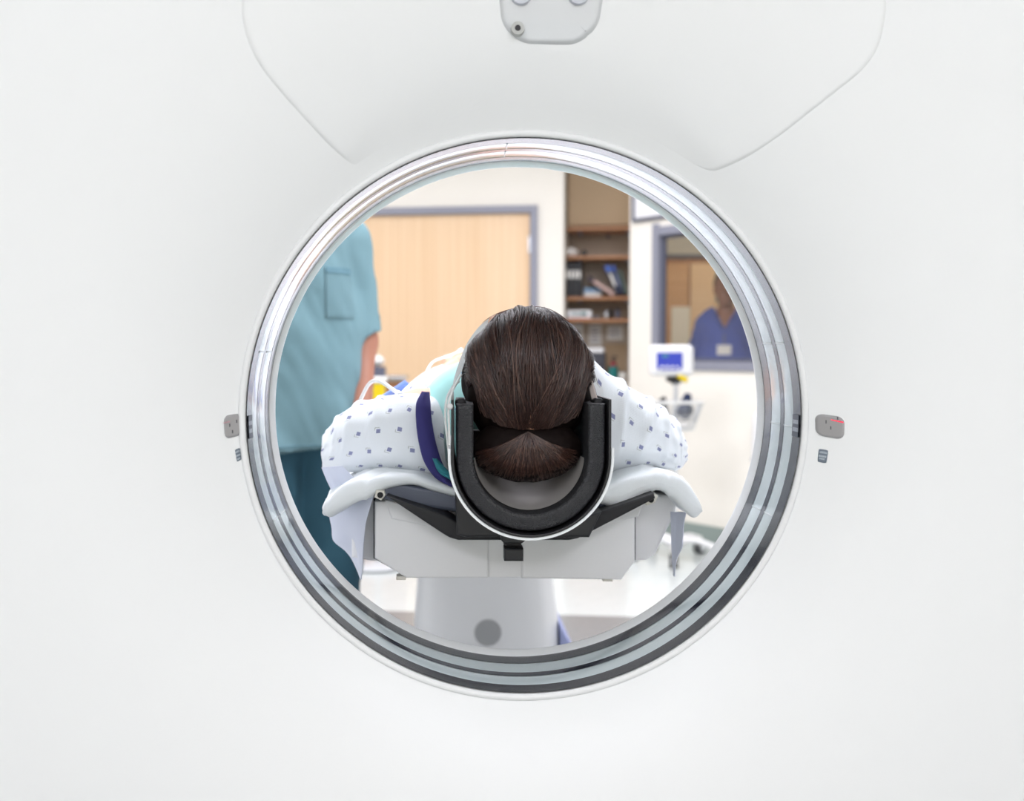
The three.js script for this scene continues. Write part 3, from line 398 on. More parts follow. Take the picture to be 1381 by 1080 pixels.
// raised upper panel, indicator window, laser ports, plaques: all parts of the gantry that follow its face
{
  const L = [[325, 0], [326, 26], [336, 62], [352, 92], [380, 127], [412, 163], [446, 199], [470, 219], [488, 229]], R = [[1196, 0], [1194, 28], [1184, 66], [1164, 94], [1128, 124], [1090, 154], [1050, 185], [1012, 210], [986, 223], [962, 231]];
  const pts = []; const up = [[1188, -60], [1150, -130], [1060, -180], [900, -205], [760, -210], [620, -205], [460, -180], [372, -130], [334, -60]];
  const pl = [...L].map(p => onFace(...p)), pr = [...R].reverse().map(p => onFace(...p)), pu = up.map(p => onFace(...p)), pb = [];
  const a = onFace(488, 229), b = onFace(962, 231), ra = Math.hypot(a.x - BX, a.y - BY), rb = Math.hypot(b.x - BX, b.y - BY), ta = Math.atan2(a.y - BY, a.x - BX), tb = Math.atan2(b.y - BY, b.x - BX);
  for (let k = 1; k < 24; k++) { const t = k / 24, ang = lerp(ta, tb, t), rr = lerp(lerp(ra, rb, t), 0.3655, smooth(0, 0.13, t) * smooth(1, 0.87, t)); pb.push(V(BX + rr * Math.cos(ang), BY + rr * Math.sin(ang), 0)); }
  const loop = new THREE.CatmullRomCurve3([...pl, ...pb, ...pr, ...pu].map(p => V(p.x, p.y, 0)), true, 'centripetal').getSpacedPoints(400), c = onFace(757, 70);
  const ts = [0, 0.2, 0.4, 0.55, 0.7, 0.8, 0.88, 0.93, 0.96, 0.975, 0.984, 0.99, 0.995, 1];
  part('upper_panel', grid(400, ts.length - 1, (u, v) => { const o = loop[Math.round(u * 400) % 400], t = ts[Math.round(v * (ts.length - 1))], x = lerp(c.x, o.x, t), y = lerp(c.y, o.y, t), e = (1 - t) * Math.hypot(o.x - c.x, o.y - c.y); return V(x, y, faceZ(Math.hypot(x - BX, y - BY)) + (0.0034 - 0.0046 * Math.max(0, 1 - e / 0.007) ** 2) * smooth(0.378, 0.394 + 0.075 * smooth(0.26, 0.1, Math.abs(x - BX)), Math.hypot(x - BX, y - BY)) - 0.001 * smooth(0.386, 0.376, Math.hypot(x - BX, y - BY))); }, null, true), M.gantryPanel, gantry, 'raised fan-shaped panel above the bore');
  const patch = (corners, n, off, round) => {      // rounded quad lying on the face; corners in x, y
    const [A, B, C, D] = corners; return grid(n, n, (u, v) => { let x = u * 2 - 1, y = v * 2 - 1; const k = round, q = Math.hypot(x, y), m = Math.max(Math.abs(x), Math.abs(y)); if (q > 0) { const f = lerp(1, m / (Math.abs(x) ** 6 + Math.abs(y) ** 6) ** (1 / 6) , k); x *= f; y *= f; const f2 = lerp(1, m / q * 1.09 > 1 ? 1 : m / q * 1.09, k * 0.55 * Math.min(1, Math.abs(x * y) * 1.6)); x *= f2; y *= f2; }
      const s = (x + 1) / 2, t = (y + 1) / 2, px = lerp(lerp(A.x, B.x, s), lerp(D.x, C.x, s), t), py = lerp(lerp(A.y, B.y, s), lerp(D.y, C.y, s), t); const ed = 1 - Math.max(Math.abs(u * 2 - 1), Math.abs(v * 2 - 1)); return V(px, py, faceZ(Math.hypot(px - BX, py - BY)) + off(ed, u, v)); });
  };
  const rim = (h, w) => (e) => h - (h + 0.003) * Math.max(0, 1 - e / w) ** 2;
  const q = (l) => l.map(p => onFace(...p));
  // display window over the bore
  part('display_bezel', patch(q([[676, 64], [806, 64], [826, -70], [662, -70]]), 40, rim(0.0055, 0.1), 0.9), M.plasticGrey, gantry, 'glossy grey display window above the bore');
  part('display_cover', patch(q([[678.5, 62], [803.5, 62], [823, -67], [665, -67]]), 40, rim(0.0075, 0.08), 0.9), std(0xdde0e1, 0.08, { clearcoat: 0.5, clearcoatRoughness: 0.03 }), gantry);
  const lens = onFace(697.5, 42); const face = (r0, h0, h1) => new THREE.CylinderGeometry(r0 * 0.9, r0, h1 - h0, 28).rotateX(Math.PI / 2).translate(lens.x, lens.y, lens.z + (h0 + h1) / 2);
  part('camera_housing', face(0.0085, 0.004, 0.0125), std(0xb5b7b2, 0.35), gantry, 'small grey round camera housing'); part('camera_eye', face(0.0038, 0.0115, 0.0132), M.black, gantry, 'black lens');
  for (const px of [702, 779]) { const p = onFace(px, -6); part('display_boss', new THREE.CylinderGeometry(0.0125, 0.0135, 0.004, 32).rotateX(Math.PI / 2).translate(p.x, p.y, p.z + 0.0072), std(0xc6cad2, 0.45), gantry); }
  // laser ports either side of the bore
  const port = (l, red, lbl) => { part('port_surround', patch(q(l.map(([x, y], i) => [x + (i === 1 || i === 2 ? 2.2 : -2.2), y + (i < 2 ? 2 : -2)])), 24, rim(0.0012, 0.3), 0.75), M.lip, gantry); const m = part('laser_port', patch(q(l), 28, rim(0.0032, 0.25), 0.75), M.smoke, gantry, lbl); const [ra0, rb0, ra1, rb1] = red; const g = patch(q([[ra0, rb0 + 0.7], [ra1, rb1 + 0.9], [ra1, rb1 - 0.9], [ra0, rb0 - 0.3]]), 4, () => 0.0038, 0); part('laser_line_light', g, new THREE.MeshStandardMaterial({ color: l[0][0] > 700 ? 0xd0405a : 0xb09098, emissive: 0xff2040, emissiveIntensity: l[0][0] > 700 ? 0.75 : 0.04 }), m, 'thin red laser line');
    for (const [fx, fy] of [[0.5, 0.35], [0.72, 0.75], [0.35, 0.6]]) { const P = q([[lerp(l[0][0], l[1][0], fx) - 0.8, lerp(l[0][1], l[3][1], fy) + 2.2], [lerp(l[0][0], l[1][0], fx) + 0.8, lerp(l[0][1], l[3][1], fy) + 2.2], [lerp(l[0][0], l[1][0], fx) + 0.8, lerp(l[0][1], l[3][1], fy) - 2.2], [lerp(l[0][0], l[1][0], fx) - 0.8, lerp(l[0][1], l[3][1], fy) - 2.2]]); part('aperture_slit', patch(P, 4, () => 0.0036, 0), std(0x5b5a5f, 0.2), m); } };
  port([[302, 594], [327, 588], [327, 555.5], [300, 559]], [302, 570, 311, 568], 'smoky grey laser window left of the bore'); port([[1098, 588], [1140, 595], [1141, 561], [1097, 555.5]], [1119, 565.5, 1136, 569.2], 'smoky grey laser window right of the bore');
  const plaqueTex = (rows) => canvasTex(128, 192, (cx) => { cx.fillStyle = '#6b7682'; cx.fillRect(0, 0, 128, 192); cx.fillStyle = '#aeb8c0'; for (const [x0, x1, y, h] of rows) { let x = x0; while (x < x1 - 6) { const w = 7 + rnd() * 7; cx.fillRect(x, y, Math.min(w, x1 - x), h); x += w + 3; } } });
  part('warning_plaque', patch(q([[1101.5, 623.5], [1115, 626], [1118, 606], [1103.5, 603.8]]), 16, rim(0.0012, 0.2), 0.3), std(0xffffff, 0.4, { map: plaqueTex([[18, 108, 130, 26], [14, 104, 78, 24], [22, 94, 44, 22]].map(([a, b, y, h]) => [a, b, 166 - y, h])) }), gantry, 'small grey warning plaque with three text lines');
  part('warning_plaque', patch(q([[319.5, 624], [326, 620.5], [324, 602.5], [316.2, 605.5]]), 16, rim(0.0012, 0.2), 0.3), std(0xffffff, 0.4, { map: plaqueTex([[10, 118, 36, 26], [12, 118, 90, 24], [24, 106, 140, 22]]) }), gantry, 'small grey warning plaque with three text lines');
}

// ------------------------------------------------------------------ patient table
const couch = thing('patient_table', 'white motorised patient table with a black end bracket', 'table', V(BX, 0, -2.4));
const Z0 = -1.56;
const poly = (z, l) => l.map(([x, y]) => bz(x, y, z));
{
  part('table_body', extrude(poly(-1.6, [[486, 664], [474, 700], [474, 752], [500, 757], [520, 757], [840, 758], [872, 756], [884, 748], [912, 690], [912, 668]]), -1.6, -3.35, 0.006), M.couch, couch);
  part('gap_gasket', extrude(poly(-1.592, [[504, 672], [504, 752], [548, 777], [836, 778], [856.5, 754], [856.5, 676], [700, 715]]), -1.588, -1.61, 0), M.gasket, couch);
  part('end_cover', extrude(poly(Z0, [[505, 676], [505, 753], [548, 779.5], [659, 779.5], [659, 700], [560, 676]]), Z0, -1.59, 0.003), M.couch, couch);
  part('end_cover', extrude(poly(Z0, [[704, 780], [838, 782], [856.5, 757], [856.5, 680], [830, 676], [704, 700]]), Z0, -1.59, 0.003), M.couch, couch);
  part('end_cover', extrude(poly(Z0 - 0.008, [[658.5, 700], [658.5, 778], [704.5, 778], [704.5, 700]]), Z0 - 0.006, -1.59, 0.001), M.couch, couch, 'recessed middle channel of the end cover');
  part('cover_clip', extrude(poly(Z0, [[534, 778], [534, 783], [547, 783], [547, 778]]), Z0 - 0.004, -1.585, 0.001), M.cream, couch); part('cover_clip', extrude(poly(Z0, [[814, 780], [814, 785], [827, 785], [827, 780]]), Z0 - 0.004, -1.585, 0.001), M.cream, couch);
  part('end_bracket', extrude(poly(-1.5, [[521, 669], [560, 695], [596, 719], [606, 725], [618, 728.5], [768, 728.5], [780, 726], [838, 696], [884, 672], [882, 665], [800, 694], [745, 712], [620, 706], [600, 694]]), -1.5, -1.556, 0.003), M.blackSoft, couch);
  part('holder_socket', extrude(poly(-1.47, [[613, 652], [616, 722], [630, 725], [795, 725], [812, 690], [780, 700], [640, 690]]), -1.47, -1.53, 0.004), M.black, couch);
  part('release_clip', mergeGeometries([extrude(poly(-1.44, [[676, 722], [676, 729], [680, 733], [704, 733], [710, 728], [710, 722]]), -1.44, -1.5, 0.002), extrude(poly(-1.44, [[680, 730], [681, 742], [705, 742], [703, 730]]), -1.452, -1.5, 0.002), extrude(poly(-1.43, [[680, 740], [680, 757], [706, 757], [706, 740]]), -1.43, -1.462, 0.003)]), M.black, couch, 'black clip hanging from the bracket');
  for (const [l, lab] of [[[[507, 661], [505, 671], [514, 675], [520, 668], [518, 662]], 'cream'], [[[868, 676], [872, 682], [884, 678], [888, 668], [878, 665]], 'cream']]) { const P = poly(-1.52, l), m = part('corner_socket', extrude(P, -1.52, -1.558, 0.002), M.cream, couch); const c = P.reduce((a, b) => a.add(b), V(0, 0, 0)).multiplyScalar(0.2); part('socket_hole', cyl(0.0045, 0.0045, V(c.x, c.y, -1.5215), V(c.x, c.y, -1.5185), 12), M.gasket, m); }
  // concave mattress
  const padTop = (x) => 0.932 + 0.026 * (Math.abs(x) / 0.2) ** 2;
  { const L = []; for (let k = 0; k <= 30; k++) { const x = lerp(-0.207, 0.207, k / 30); L.push(V(BX + x, padTop(x), 0)); } for (let k = 0; k <= 30; k++) { const x = lerp(0.2, -0.2, k / 30); L.push(V(BX + x, padTop(x) - 0.03, 0)); } part('mattress', extrude(L, -1.532, -3.3, 0.006), M.pad, couch, 'dark blue-grey concave mattress'); }
  part('cradle', extrude([[-0.2, 0.93], [-0.1, 0.905], [0, 0.897], [0.1, 0.905], [0.2, 0.93], [0.19, 0.9], [0, 0.86], [-0.19, 0.9]].map(([x, y]) => V(BX + x, y - 0.006, 0)), -1.556, -3.3, 0.003), M.couch, couch);
  // pedestal
  const zp = -2.85, pw = poly(zp, [[562, 770], [553, 900], [764, 900], [748, 770]]), xl0 = pw[0].x, xr0 = pw[3].x, yT = 0.82, slope = (pw[2].x - pw[3].x) / (pw[3].y - pw[2].y);
  const xr = (y) => xr0 + (pw[3].y - y) * slope, xl = (y) => xl0 - (pw[0].y - y) * slope * 0.6;
  const pd = grid(40, 30, (u, v) => { const y = lerp(yT, 0.1, v), hw = (xr(y) - xl(y)) / 2, cx = (xr(y) + xl(y)) / 2, hd = 0.3, a = u * Math.PI * 2 + Math.PI / 4, c = Math.cos(a), s = Math.sin(a), n = 9, q = 1 / (Math.abs(c) ** n + Math.abs(s) ** n) ** (1 / n); return V(cx + hw * c * q, y, zp - hd + hd * s * q); }, null, true);
  part('pedestal', pd, std(0xe6e8e8, 0.35), couch);
  part('pedestal_base', rbox(0.62, 0.1, 1.0, (xl(0.1) + xr(0.1)) / 2, 0.05, zp - 0.4, 0.02), std(0x9fa8c8, 0.4), couch, 'lilac-grey floor plate');
  const bl = poly(-2.83, [[757, 848], [757, 910], [788, 910], [770, 870]]); part('bellows_cover', extrude(bl, -2.86, -3.2, 0.004), std(0x9aa3cb, 0.6), couch, 'lilac cover beside the pedestal');
  const sp = bz(658, 853, zp + 0.0005), holes = [];
  const gm = part('speaker_grille', new THREE.CylinderGeometry(0.0375, 0.0385, 0.004, 48).rotateX(Math.PI / 2).translate(sp.x, sp.y, sp.z + 0.001), std(0xb6b8b8, 0.5), couch, 'round grey perforated grille');
  const hole = new THREE.CircleGeometry(0.00085, 6); for (let r = 1; r <= 13; r++) { const n = r * 6; for (let k = 0; k < n; k++) { const a = k / n * Math.PI * 2; holes.push(hole.clone().translate(sp.x + r * 0.0027 * Math.cos(a), sp.y + r * 0.0027 * Math.sin(a), sp.z + 0.0033)); } }
  part('perforation', mergeGeometries(holes), std(0x6d7072, 0.8), gm).userData.kind = 'stuff';
}

// ------------------------------------------------------------------ head holder
const HX = bz(716.5, 600, -1.3).x;
{
  const o = thing('head_holder', 'black U-shaped foam head holder cradling the patient\'s head', 'head holder', V(HX, bz(716, 726, -1.3).y, -1.42));
  const pxm = 1.3 / F, cy = bz(716, 617, -1.3).y, yl = bz(610, 541, -1.3).y;
  const U = (R, top, n = 40) => { const p = [V(-R, top, 0)]; for (let k = 0; k <= n; k++) { const a = Math.PI + Math.PI * k / n; p.push(V(R * Math.cos(a), cy + R * Math.sin(a) * 1.0, 0)); } p.push(V(R, top, 0)); return p.map(q => V(q.x + HX, q.y, 0)); };
  const ring = (R0, R1, top, z0, z1, b = 0.002, off = 0) => { const a = U(R0, top), c = U(R1, top + off).reverse(); return extrude([...a, ...c], z0, z1, b); };
  const Ro = 108.5 * pxm;
  part('shell', ring(Ro, Ro - 0.0035, yl + 0.002, -1.294, -1.56, 0.0012), M.black, o, 'thin hard black outer shell');
  part('paper_liner', ring(Ro + 0.0042, Ro + 0.0006, cy + 0.012, -1.297, -1.5, 0.0003), M.sheet, o, 'white paper liner showing under the shell');
  part('foam_pad', ring(Ro - 0.0065, Ro - 0.0285, yl - 0.004, -1.303, -1.5, 0.005), M.foam, o, 'thick textured black foam pad');
  part('grey_cushion', grid(48, 10, (u, v) => { const a = Math.PI * (1.02 + 0.96 * u), R = lerp(Ro - 0.0285, Ro - 0.046, v) - 0.001; return V(HX + R * Math.cos(a), cy + R * Math.sin(a) + 0.028 * v * v, lerp(-1.335, -1.52, v)); }, (u, v) => [u, v]), M.liner, o, 'shiny grey cushion inside the holder');
  part('back_plate', extrude([...U(Ro - 0.03, cy + 0.02)], -1.5, -1.515, 0.002), M.blackSoft, o);
  for (const s of [-1, 1]) { part('strap_post', rbox(0.014, 0.012, 0.04, HX + s * (Ro - 0.012), yl - 0.004, -1.345, 0.005), M.blackSoft, o); }
}

// ------------------------------------------------------------------ patient
const HC = bz(711, 508, -1.415);                       // middle of the head
const tilt = 24 * Math.PI / 180, crown = V(0, Math.sin(tilt), Math.cos(tilt)), faceDir = V(0, Math.cos(tilt), -Math.sin(tilt));
const patient = thing('person', 'patient lying on the table, dark hair towards us, in a printed gown', 'person', V(BX, 0.93, -2.2));
{
  const headM = frame(HC.clone().addScaledVector(crown, -0.012), crown, faceDir), hf = moved(headField(), headM);
  const S = (x, y, z) => [BX + x, y, z];
  const list = [cap([HC.x, HC.y - 0.02, HC.z - 0.07], S(0, 1.035, -1.6), 0.052, 0.058), ell(S(0, 1.035, -1.8), [0.15, 0.085, 0.24]), ell(S(0, 1.025, -2.1), [0.15, 0.08, 0.22])];
  for (const s of [-1, 1]) list.push(cap(S(s * 0.04, 1.04, -1.64), S(s * 0.14, 1.03, -1.665), 0.05, 0.055), cap(S(s * 0.16, 1.025, -1.67), S(s * 0.22, 1.0, -1.92), 0.05, 0.036), cap(S(s * 0.22, 1.0, -1.92), S(s * 0.08, 1.118, -2.06), 0.036, 0.026), cap(S(s * 0.085, 1.02, -2.24), S(s * 0.09, 1.04, -2.66), 0.075, 0.052), cap(S(s * 0.09, 1.04, -2.66), S(s * 0.09, 1.0, -3.06), 0.05, 0.034), cap(S(s * 0.09, 1.0, -3.08), S(s * 0.11, 1.12, -3.11), 0.034, 0.022));
  const bf = join(list, 0.04);
  const gb = netMesh(bf, V(BX - 0.32, 0.9, -3.2), V(BX + 0.32, 1.25, -1.46), 0.014), gh = netMesh(hf, V(HC.x - 0.1, HC.y - 0.16, HC.z - 0.19), V(HC.x + 0.1, HC.y + 0.16, HC.z + 0.14), 0.0045), hands = [];
  for (const s of [-1, 1]) { const w = V(...S(s * 0.08, 1.118, -2.06)), m = frame(w, V(-s * 0.8, 0.1, -0.45), V(0, -1, -0.1)); hands.push(netMesh(moved(handField(-s, 0.35), m), w.clone().add(V(-0.22, -0.1, -0.2)), w.clone().add(V(0.22, 0.12, 0.1)), 0.0045)); }
  part('body', mergeGeometries([gb, gh, ...hands]), M.skinPale, patient);
  // hair: a shaped cap with strands combed from the forehead down to the tie, and the gathered bun below it
  const hm = HC, HW = 0.0935;
  const rad = (d) => { const l = V(d.x, d.dot(crown), d.dot(faceDir)); return 1 / Math.sqrt((l.x / (HW - 0.012 * smooth(0, 0.9, l.z))) ** 2 + (l.y / (l.y > 0 ? 0.112 : 0.1)) ** 2 + (l.z / (l.z > 0 ? 0.094 : 0.108)) ** 2); };
  const cut = (d) => d.dot(faceDir) > 0.5 && d.dot(crown) < 0.42 - 0.0 || d.dot(crown) < -0.45;
  const lumps = (d) => 1 + 0.04 * noise(d.x * 8 + 2, d.dot(faceDir) * 1.8, 4) + 0.012 * noise(d.x * 26, d.dot(faceDir) * 3, 9);
  const surf = (d, k = 1) => hm.clone().addScaledVector(d, rad(d) * lumps(d) * k);
  { const g = grid(96, 72, (u, v) => { const a = u * Math.PI * 2, t = v * Math.PI, d = crown.clone().multiplyScalar(Math.cos(t)).addScaledVector(V(1, 0, 0), Math.sin(t) * Math.cos(a)).addScaledVector(faceDir, Math.sin(t) * Math.sin(a)); return surf(d, 0.975); });
    const p = g.attributes.position, keep = []; for (let i = 0; i < g.index.count; i += 3) { const c = V(0, 0, 0); for (let k = 0; k < 3; k++) { const q = g.index.array[i + k]; c.add(V(p.getX(q), p.getY(q), p.getZ(q))); } c.multiplyScalar(1 / 3).sub(hm).normalize(); if (!cut(c)) keep.push(g.index.array[i], g.index.array[i + 1], g.index.array[i + 2]); } g.setIndex(keep);
    const hair = part('hair', g, M.hairBase, patient, 'long dark brown hair combed back');
    const bunC = bz(711, 605, -1.37), bun = (x, y) => { const a = x / 0.074, b = y / 0.045, q = 1 - a * a - b * b; return q > 0 ? Math.sqrt(q) * 0.04 : 0; };
    part('hair_bun', netMesh((x, y, z) => ell([bunC.x, bunC.y, bunC.z], [0.074, 0.045, 0.046])(x, y, z) + 0.002 * noise(x * 60, y * 60, z * 60), bunC.clone().add(V(-0.09, -0.06, -0.06)), bunC.clone().add(V(0.09, 0.06, 0.06)), 0.004), M.hairBase, hair);
    // strands
    const sets = [[], [], []];
    const strip = (pts, r, set) => { const n = pts.length, pos = [], nor = [], idx = [], uv = []; for (let i = 0; i < n; i++) { const t = pts[Math.min(n - 1, i + 1)].clone().sub(pts[Math.max(0, i - 1)]).normalize(), a = t.clone().cross(V(0.3, 0.2, 1)).normalize(), b = t.clone().cross(a), w = r * (0.35 + 0.65 * Math.sin(Math.PI * clamp(i / (n - 1), 0.04, 0.96))); for (let k = 0; k < 4; k++) { const q = k * Math.PI / 2, v = a.clone().multiplyScalar(Math.cos(q)).addScaledVector(b, Math.sin(q)); pos.push(pts[i].x + v.x * w, pts[i].y + v.y * w, pts[i].z + v.z * w); nor.push(v.x, v.y, v.z); uv.push(k / 4, i / n); } }
      for (let i = 0; i < n - 1; i++) for (let k = 0; k < 4; k++) { const A = i * 4 + k, B = i * 4 + (k + 1) % 4; idx.push(A, B, B + 4, A, B + 4, A + 4); }
      const g2 = new THREE.BufferGeometry(); g2.setAttribute('position', new THREE.Float32BufferAttribute(pos, 3)); g2.setAttribute('normal', new THREE.Float32BufferAttribute(nor, 3)); g2.setAttribute('uv', new THREE.Float32BufferAttribute(uv, 2)); g2.setIndex(idx); sets[set].push(g2); };
    const gx = -0.004;
    for (let k = 0; k < 3400; k++) {
      const a0 = (rnd() * 2 - 1) * 2.0, clump = Math.round(a0 * 14) / 14, a = lerp(a0, clump, 0.45);               // angle round the hairline, 0 = forehead
      const start = V(Math.sin(a), 0, 0).addScaledVector(faceDir, Math.cos(a) * 0.86).addScaledVector(crown, 0.36 + 0.3 * rnd()).normalize();
      const end = V(gx * 8 + (rnd() - 0.5) * 0.3 + 0.6 * Math.sin(a) * (0.75 + 0.3 * rnd()), 0, 0).addScaledVector(faceDir, -0.93).addScaledVector(crown, 0.5).normalize();
      const mid = V(Math.sin(a) * 0.8, 0, 0).addScaledVector(faceDir, Math.cos(a) * 0.2 - 0.12).addScaledVector(crown, 0.75).normalize();
      const t0 = rnd() < 0.5 ? 0 : rnd() * 0.5, t1 = rnd() < 0.6 ? 1 : 0.6 + 0.4 * rnd(), lift = 0.98 + 0.035 * rnd() ** 2, wob = rnd() * 9, wa = 0.03 + 0.07 * rnd(), pts = [];
      for (let i = 0; i <= 13; i++) { const t = lerp(t0, t1, i / 13), d = start.clone().multiplyScalar((1 - t) ** 2).addScaledVector(mid, 2 * t * (1 - t) * 1.25).addScaledVector(end, t * t).addScaledVector(V(1, 0, 0), wa * Math.sin(t * 5.5 + clump * 9 + wob * 0.3) ).normalize(); pts.push(surf(d, lift)); }
      const q = rnd(); strip(pts, 0.0005 + 0.0007 * rnd(), q < 0.5 ? 0 : q < 0.86 ? 1 : 2);
    }
    const bz0 = bunC.clone().add(V(-0.002, 0.03, 0.03));
    for (let k = 0; k < 900; k++) { const a = (rnd() * 2 - 1) * 2.0, L = 0.5 + 0.48 * rnd(), pts = []; const ex = Math.sin(a) * 0.073 * L, ey = -0.012 - Math.cos(a) * 0.032 * L; for (let i = 0; i <= 8; i++) { const t = i / 8, x = -0.002 + ex * t, y = lerp(0.026, ey, t ** 1.3) + 0.006 * Math.sin(t * Math.PI) * (1 - Math.abs(a)); pts.push(V(bunC.x + x, bunC.y + y, bunC.z + Math.max(bun(x, y) * 1.12, 0.004) + 0.001 + 0.002 * rnd() ** 2)); } const q = rnd(); strip(pts, 0.0005 + 0.0006 * rnd(), q < 0.4 ? 0 : q < 0.85 ? 1 : 2); }
    [M.hairA, M.hairB, M.hairC].forEach((m, i) => { part('hair_strand', mergeGeometries(sets[i]), m, hair).userData.kind = 'stuff'; });
    part('hair_tie', tube([...Array(12)].map((_, k) => { const a = k / 12 * Math.PI * 2; return V(bz0.x + 0.02 * Math.cos(a), bz0.y + 0.004 * Math.sin(a) + 0.001, bz0.z - 0.006 + 0.008 * Math.sin(a)); }), 0.0022, 40, 8, true), M.gasket, hair);
  }
  // gown sleeves: rings stacked along x, from [px, top, bottom, depth of the front, half depth]
  const sleeve = (st, fold, par, name, mat, uOff = 0) => {
    const S2 = st.map(([px, t, b, zf, hd]) => { const A = bz(px, t, zf - 0.01), B = bz(px, b, zf - 0.01); return { x: (A.x + B.x) / 2, y: (A.y + B.y) / 2, hy: (A.y - B.y) / 2, z: zf - hd, hd }; }), crv = (k) => new THREE.CatmullRomCurve3(S2.map((s) => V(s[k[0]], s[k[1]], s[k[2]])), false, 'centripetal'), c1 = crv(['x', 'y', 'z']), c2 = crv(['hy', 'hd', 'x']);
    return part(name, grid(120, 110, (u, v) => { const p = c1.getPoint(v), q = c2.getPoint(v), a = u * Math.PI * 2 - Math.PI / 2, n = 2.35, c = Math.cos(a), s = Math.sin(a), k = 1 / (Math.abs(c) ** n + Math.abs(s) ** n) ** (1 / n) * (1 + fold(u, v, a)); return V(p.x + 0.006 * noise(u * 6, v * 5, 3), p.y + q.x * s * k, p.z + q.y * c * k); }, (u, v) => [c1.getPoint(v).x + uOff, (u - 0.0) * 0.42], true), mat, par);
  };
  const gown = part('gown', grid(72, 50, (u, v) => { const a = u * Math.PI * 2, z = lerp(-1.74, -2.5, v), n = 2.6, c = Math.cos(a), s = Math.sin(a), k = 1 / (Math.abs(c) ** n + Math.abs(s) ** n) ** (1 / n) * (1 + 0.03 * noise(c * 3, s * 3, z * 9)), e = Math.sqrt(Math.max(0.02, 1 - Math.max(0, 1 - v * 7) ** 2)) * Math.sqrt(Math.max(0.02, 1 - Math.max(0, v * 7 - 6) ** 2)); return V(BX + 0.2 * c * k * e, 1.03 + (s > 0 ? 0.098 : 0.075) * s * k * e, z); }, (u, v) => [u * 0.9, v * 0.8], true), M.gown, patient);
  const fold = (v, a, l) => { let q = 0; for (const [c, k, h] of l) { const x = v - c - k * 0.35 * (Math.sin(a) - 0.5); q += h * 1.15 * Math.exp(-((x / (x > 0 ? 0.012 : 0.04)) ** 2)) * smooth(-0.7, 0.2, Math.sin(a)); } return q; };
  const crease = (x, w) => Math.exp(-((x / w) ** 2));
  sleeve([[604, 546, 654, -1.6, 0.004], [600, 541, 653, -1.575, 0.05], [575, 535, 648, -1.565, 0.06], [540, 533, 642, -1.575, 0.07], [505, 540, 641, -1.6, 0.07], [474, 549, 641, -1.635, 0.07], [452, 566, 642, -1.665, 0.065], [440, 580, 640, -1.69, 0.055], [436, 588, 634, -1.71, 0.035], [434.5, 600, 620, -1.74, 0.006]], (u, v, a) => 0.06 * noise(v * 6, Math.sin(a) * 2.5, Math.cos(a) * 2.5) * smooth(0.2, 0.5, v) + 0.06 * noise(v * 14 + Math.sin(a) * 2, Math.sin(a) * 1.2, 2) * smooth(0.45, 0.85, v) + fold(v, a, [[0.46, -0.1, 0.07], [0.58, -0.16, 0.09], [0.7, -0.06, 0.09], [0.82, -0.1, 0.1]]) - 0.02 * crease(v - 0.36 - 0.05 * Math.sin(a), 0.012) * smooth(0.1, 0.7, Math.sin(a)), patient, 'gown_sleeve', M.gown);
  sleeve([[792, 470, 640, -1.61, 0.004], [798, 476, 645, -1.59, 0.05], [818, 496, 645, -1.58, 0.07], [842, 514, 641, -1.59, 0.08], [868, 532, 637, -1.61, 0.08], [892, 548, 636, -1.64, 0.075], [908, 561, 638, -1.67, 0.065], [918, 573, 638, -1.695, 0.055], [923, 584, 632, -1.715, 0.035], [925, 598, 618, -1.74, 0.006]], (u, v, a) => 0.08 * noise(v * 7, Math.sin(a) * 2.5, Math.cos(a) * 2.5 + 5) * smooth(0.15, 0.5, v) + 0.075 * Math.sin(v * 40 + 3 * Math.sin(a * 1) + 2 * noise(v * 5, Math.sin(a) * 2, 7)) * smooth(0.5, 0.75, v) * smooth(-0.6, 0.6, Math.sin(a)) + 0.03 * noise(v * 20, Math.sin(a) * 2, 1) * smooth(0.4, 0.8, v) + fold(v, a, [[0.34, 0.12, 0.09], [0.5, 0.2, 0.12], [0.62, 0.1, 0.13], [0.74, 0.22, 0.14], [0.86, 0.1, 0.1]]), patient, 'gown_sleeve', M.gown, 0.07);
  // turquoise under-gown over the chest and neck
  part('under_gown', grid(90, 60, (u, v) => { const a = u * Math.PI * 2, z = lerp(-1.53, -1.92, v), c = Math.cos(a), s = Math.sin(a), e = Math.sin(Math.PI * 0.5 * clamp(v * 2.6 + 0.05, 0, 1)) ** 0.6 * Math.sin(Math.PI * 0.5 * clamp((1 - v) * 5 + 0.1, 0, 1)) ** 0.6, f = 1 + 0.03 * noise(c * 3, s * 3 + 4, z * 14) + 0.018 * noise(c * 8, s * 5, z * 8); return V(BX - 0.004 + 0.148 * c * e * f, 1.045 + (s > 0 ? 0.101 : 0.1) * s * e * f, z); }, (u, v) => [u * 0.8, v * 0.4], true), M.turquoise, patient);
  // navy neckline band on the left, running over the shoulder and under the holder
  const band = (c, w, m, name, zoff = 0) => { const crv = new THREE.CatmullRomCurve3(c.map(([x, y, z]) => bz(x, y, z + zoff))), wid = new THREE.CatmullRomCurve3(w.map((q, i) => V(i, q, 0))); return part(name, thicken(grid(6, 60, (u, v) => { const p = crv.getPoint(v), w0 = wid.getPoint(v).y * 1.6 / F; return V(p.x + (u - 0.5) * w0, p.y + (u - 0.5) * w0 * -0.1, p.z + 0.006 * Math.sin(u * Math.PI) + 0.002 * noise(v * 9, u * 2, 0)); }), 0.003, V(0, 0, 1)), m, patient); };
  band([[574, 528, -1.56], [571, 545, -1.548], [572, 570, -1.543], [577, 600, -1.54], [585, 625, -1.538], [598, 645, -1.535], [612, 656, -1.53]], [10, 19, 21, 23, 24, 22, 14], M.navy, 'neckline_trim');
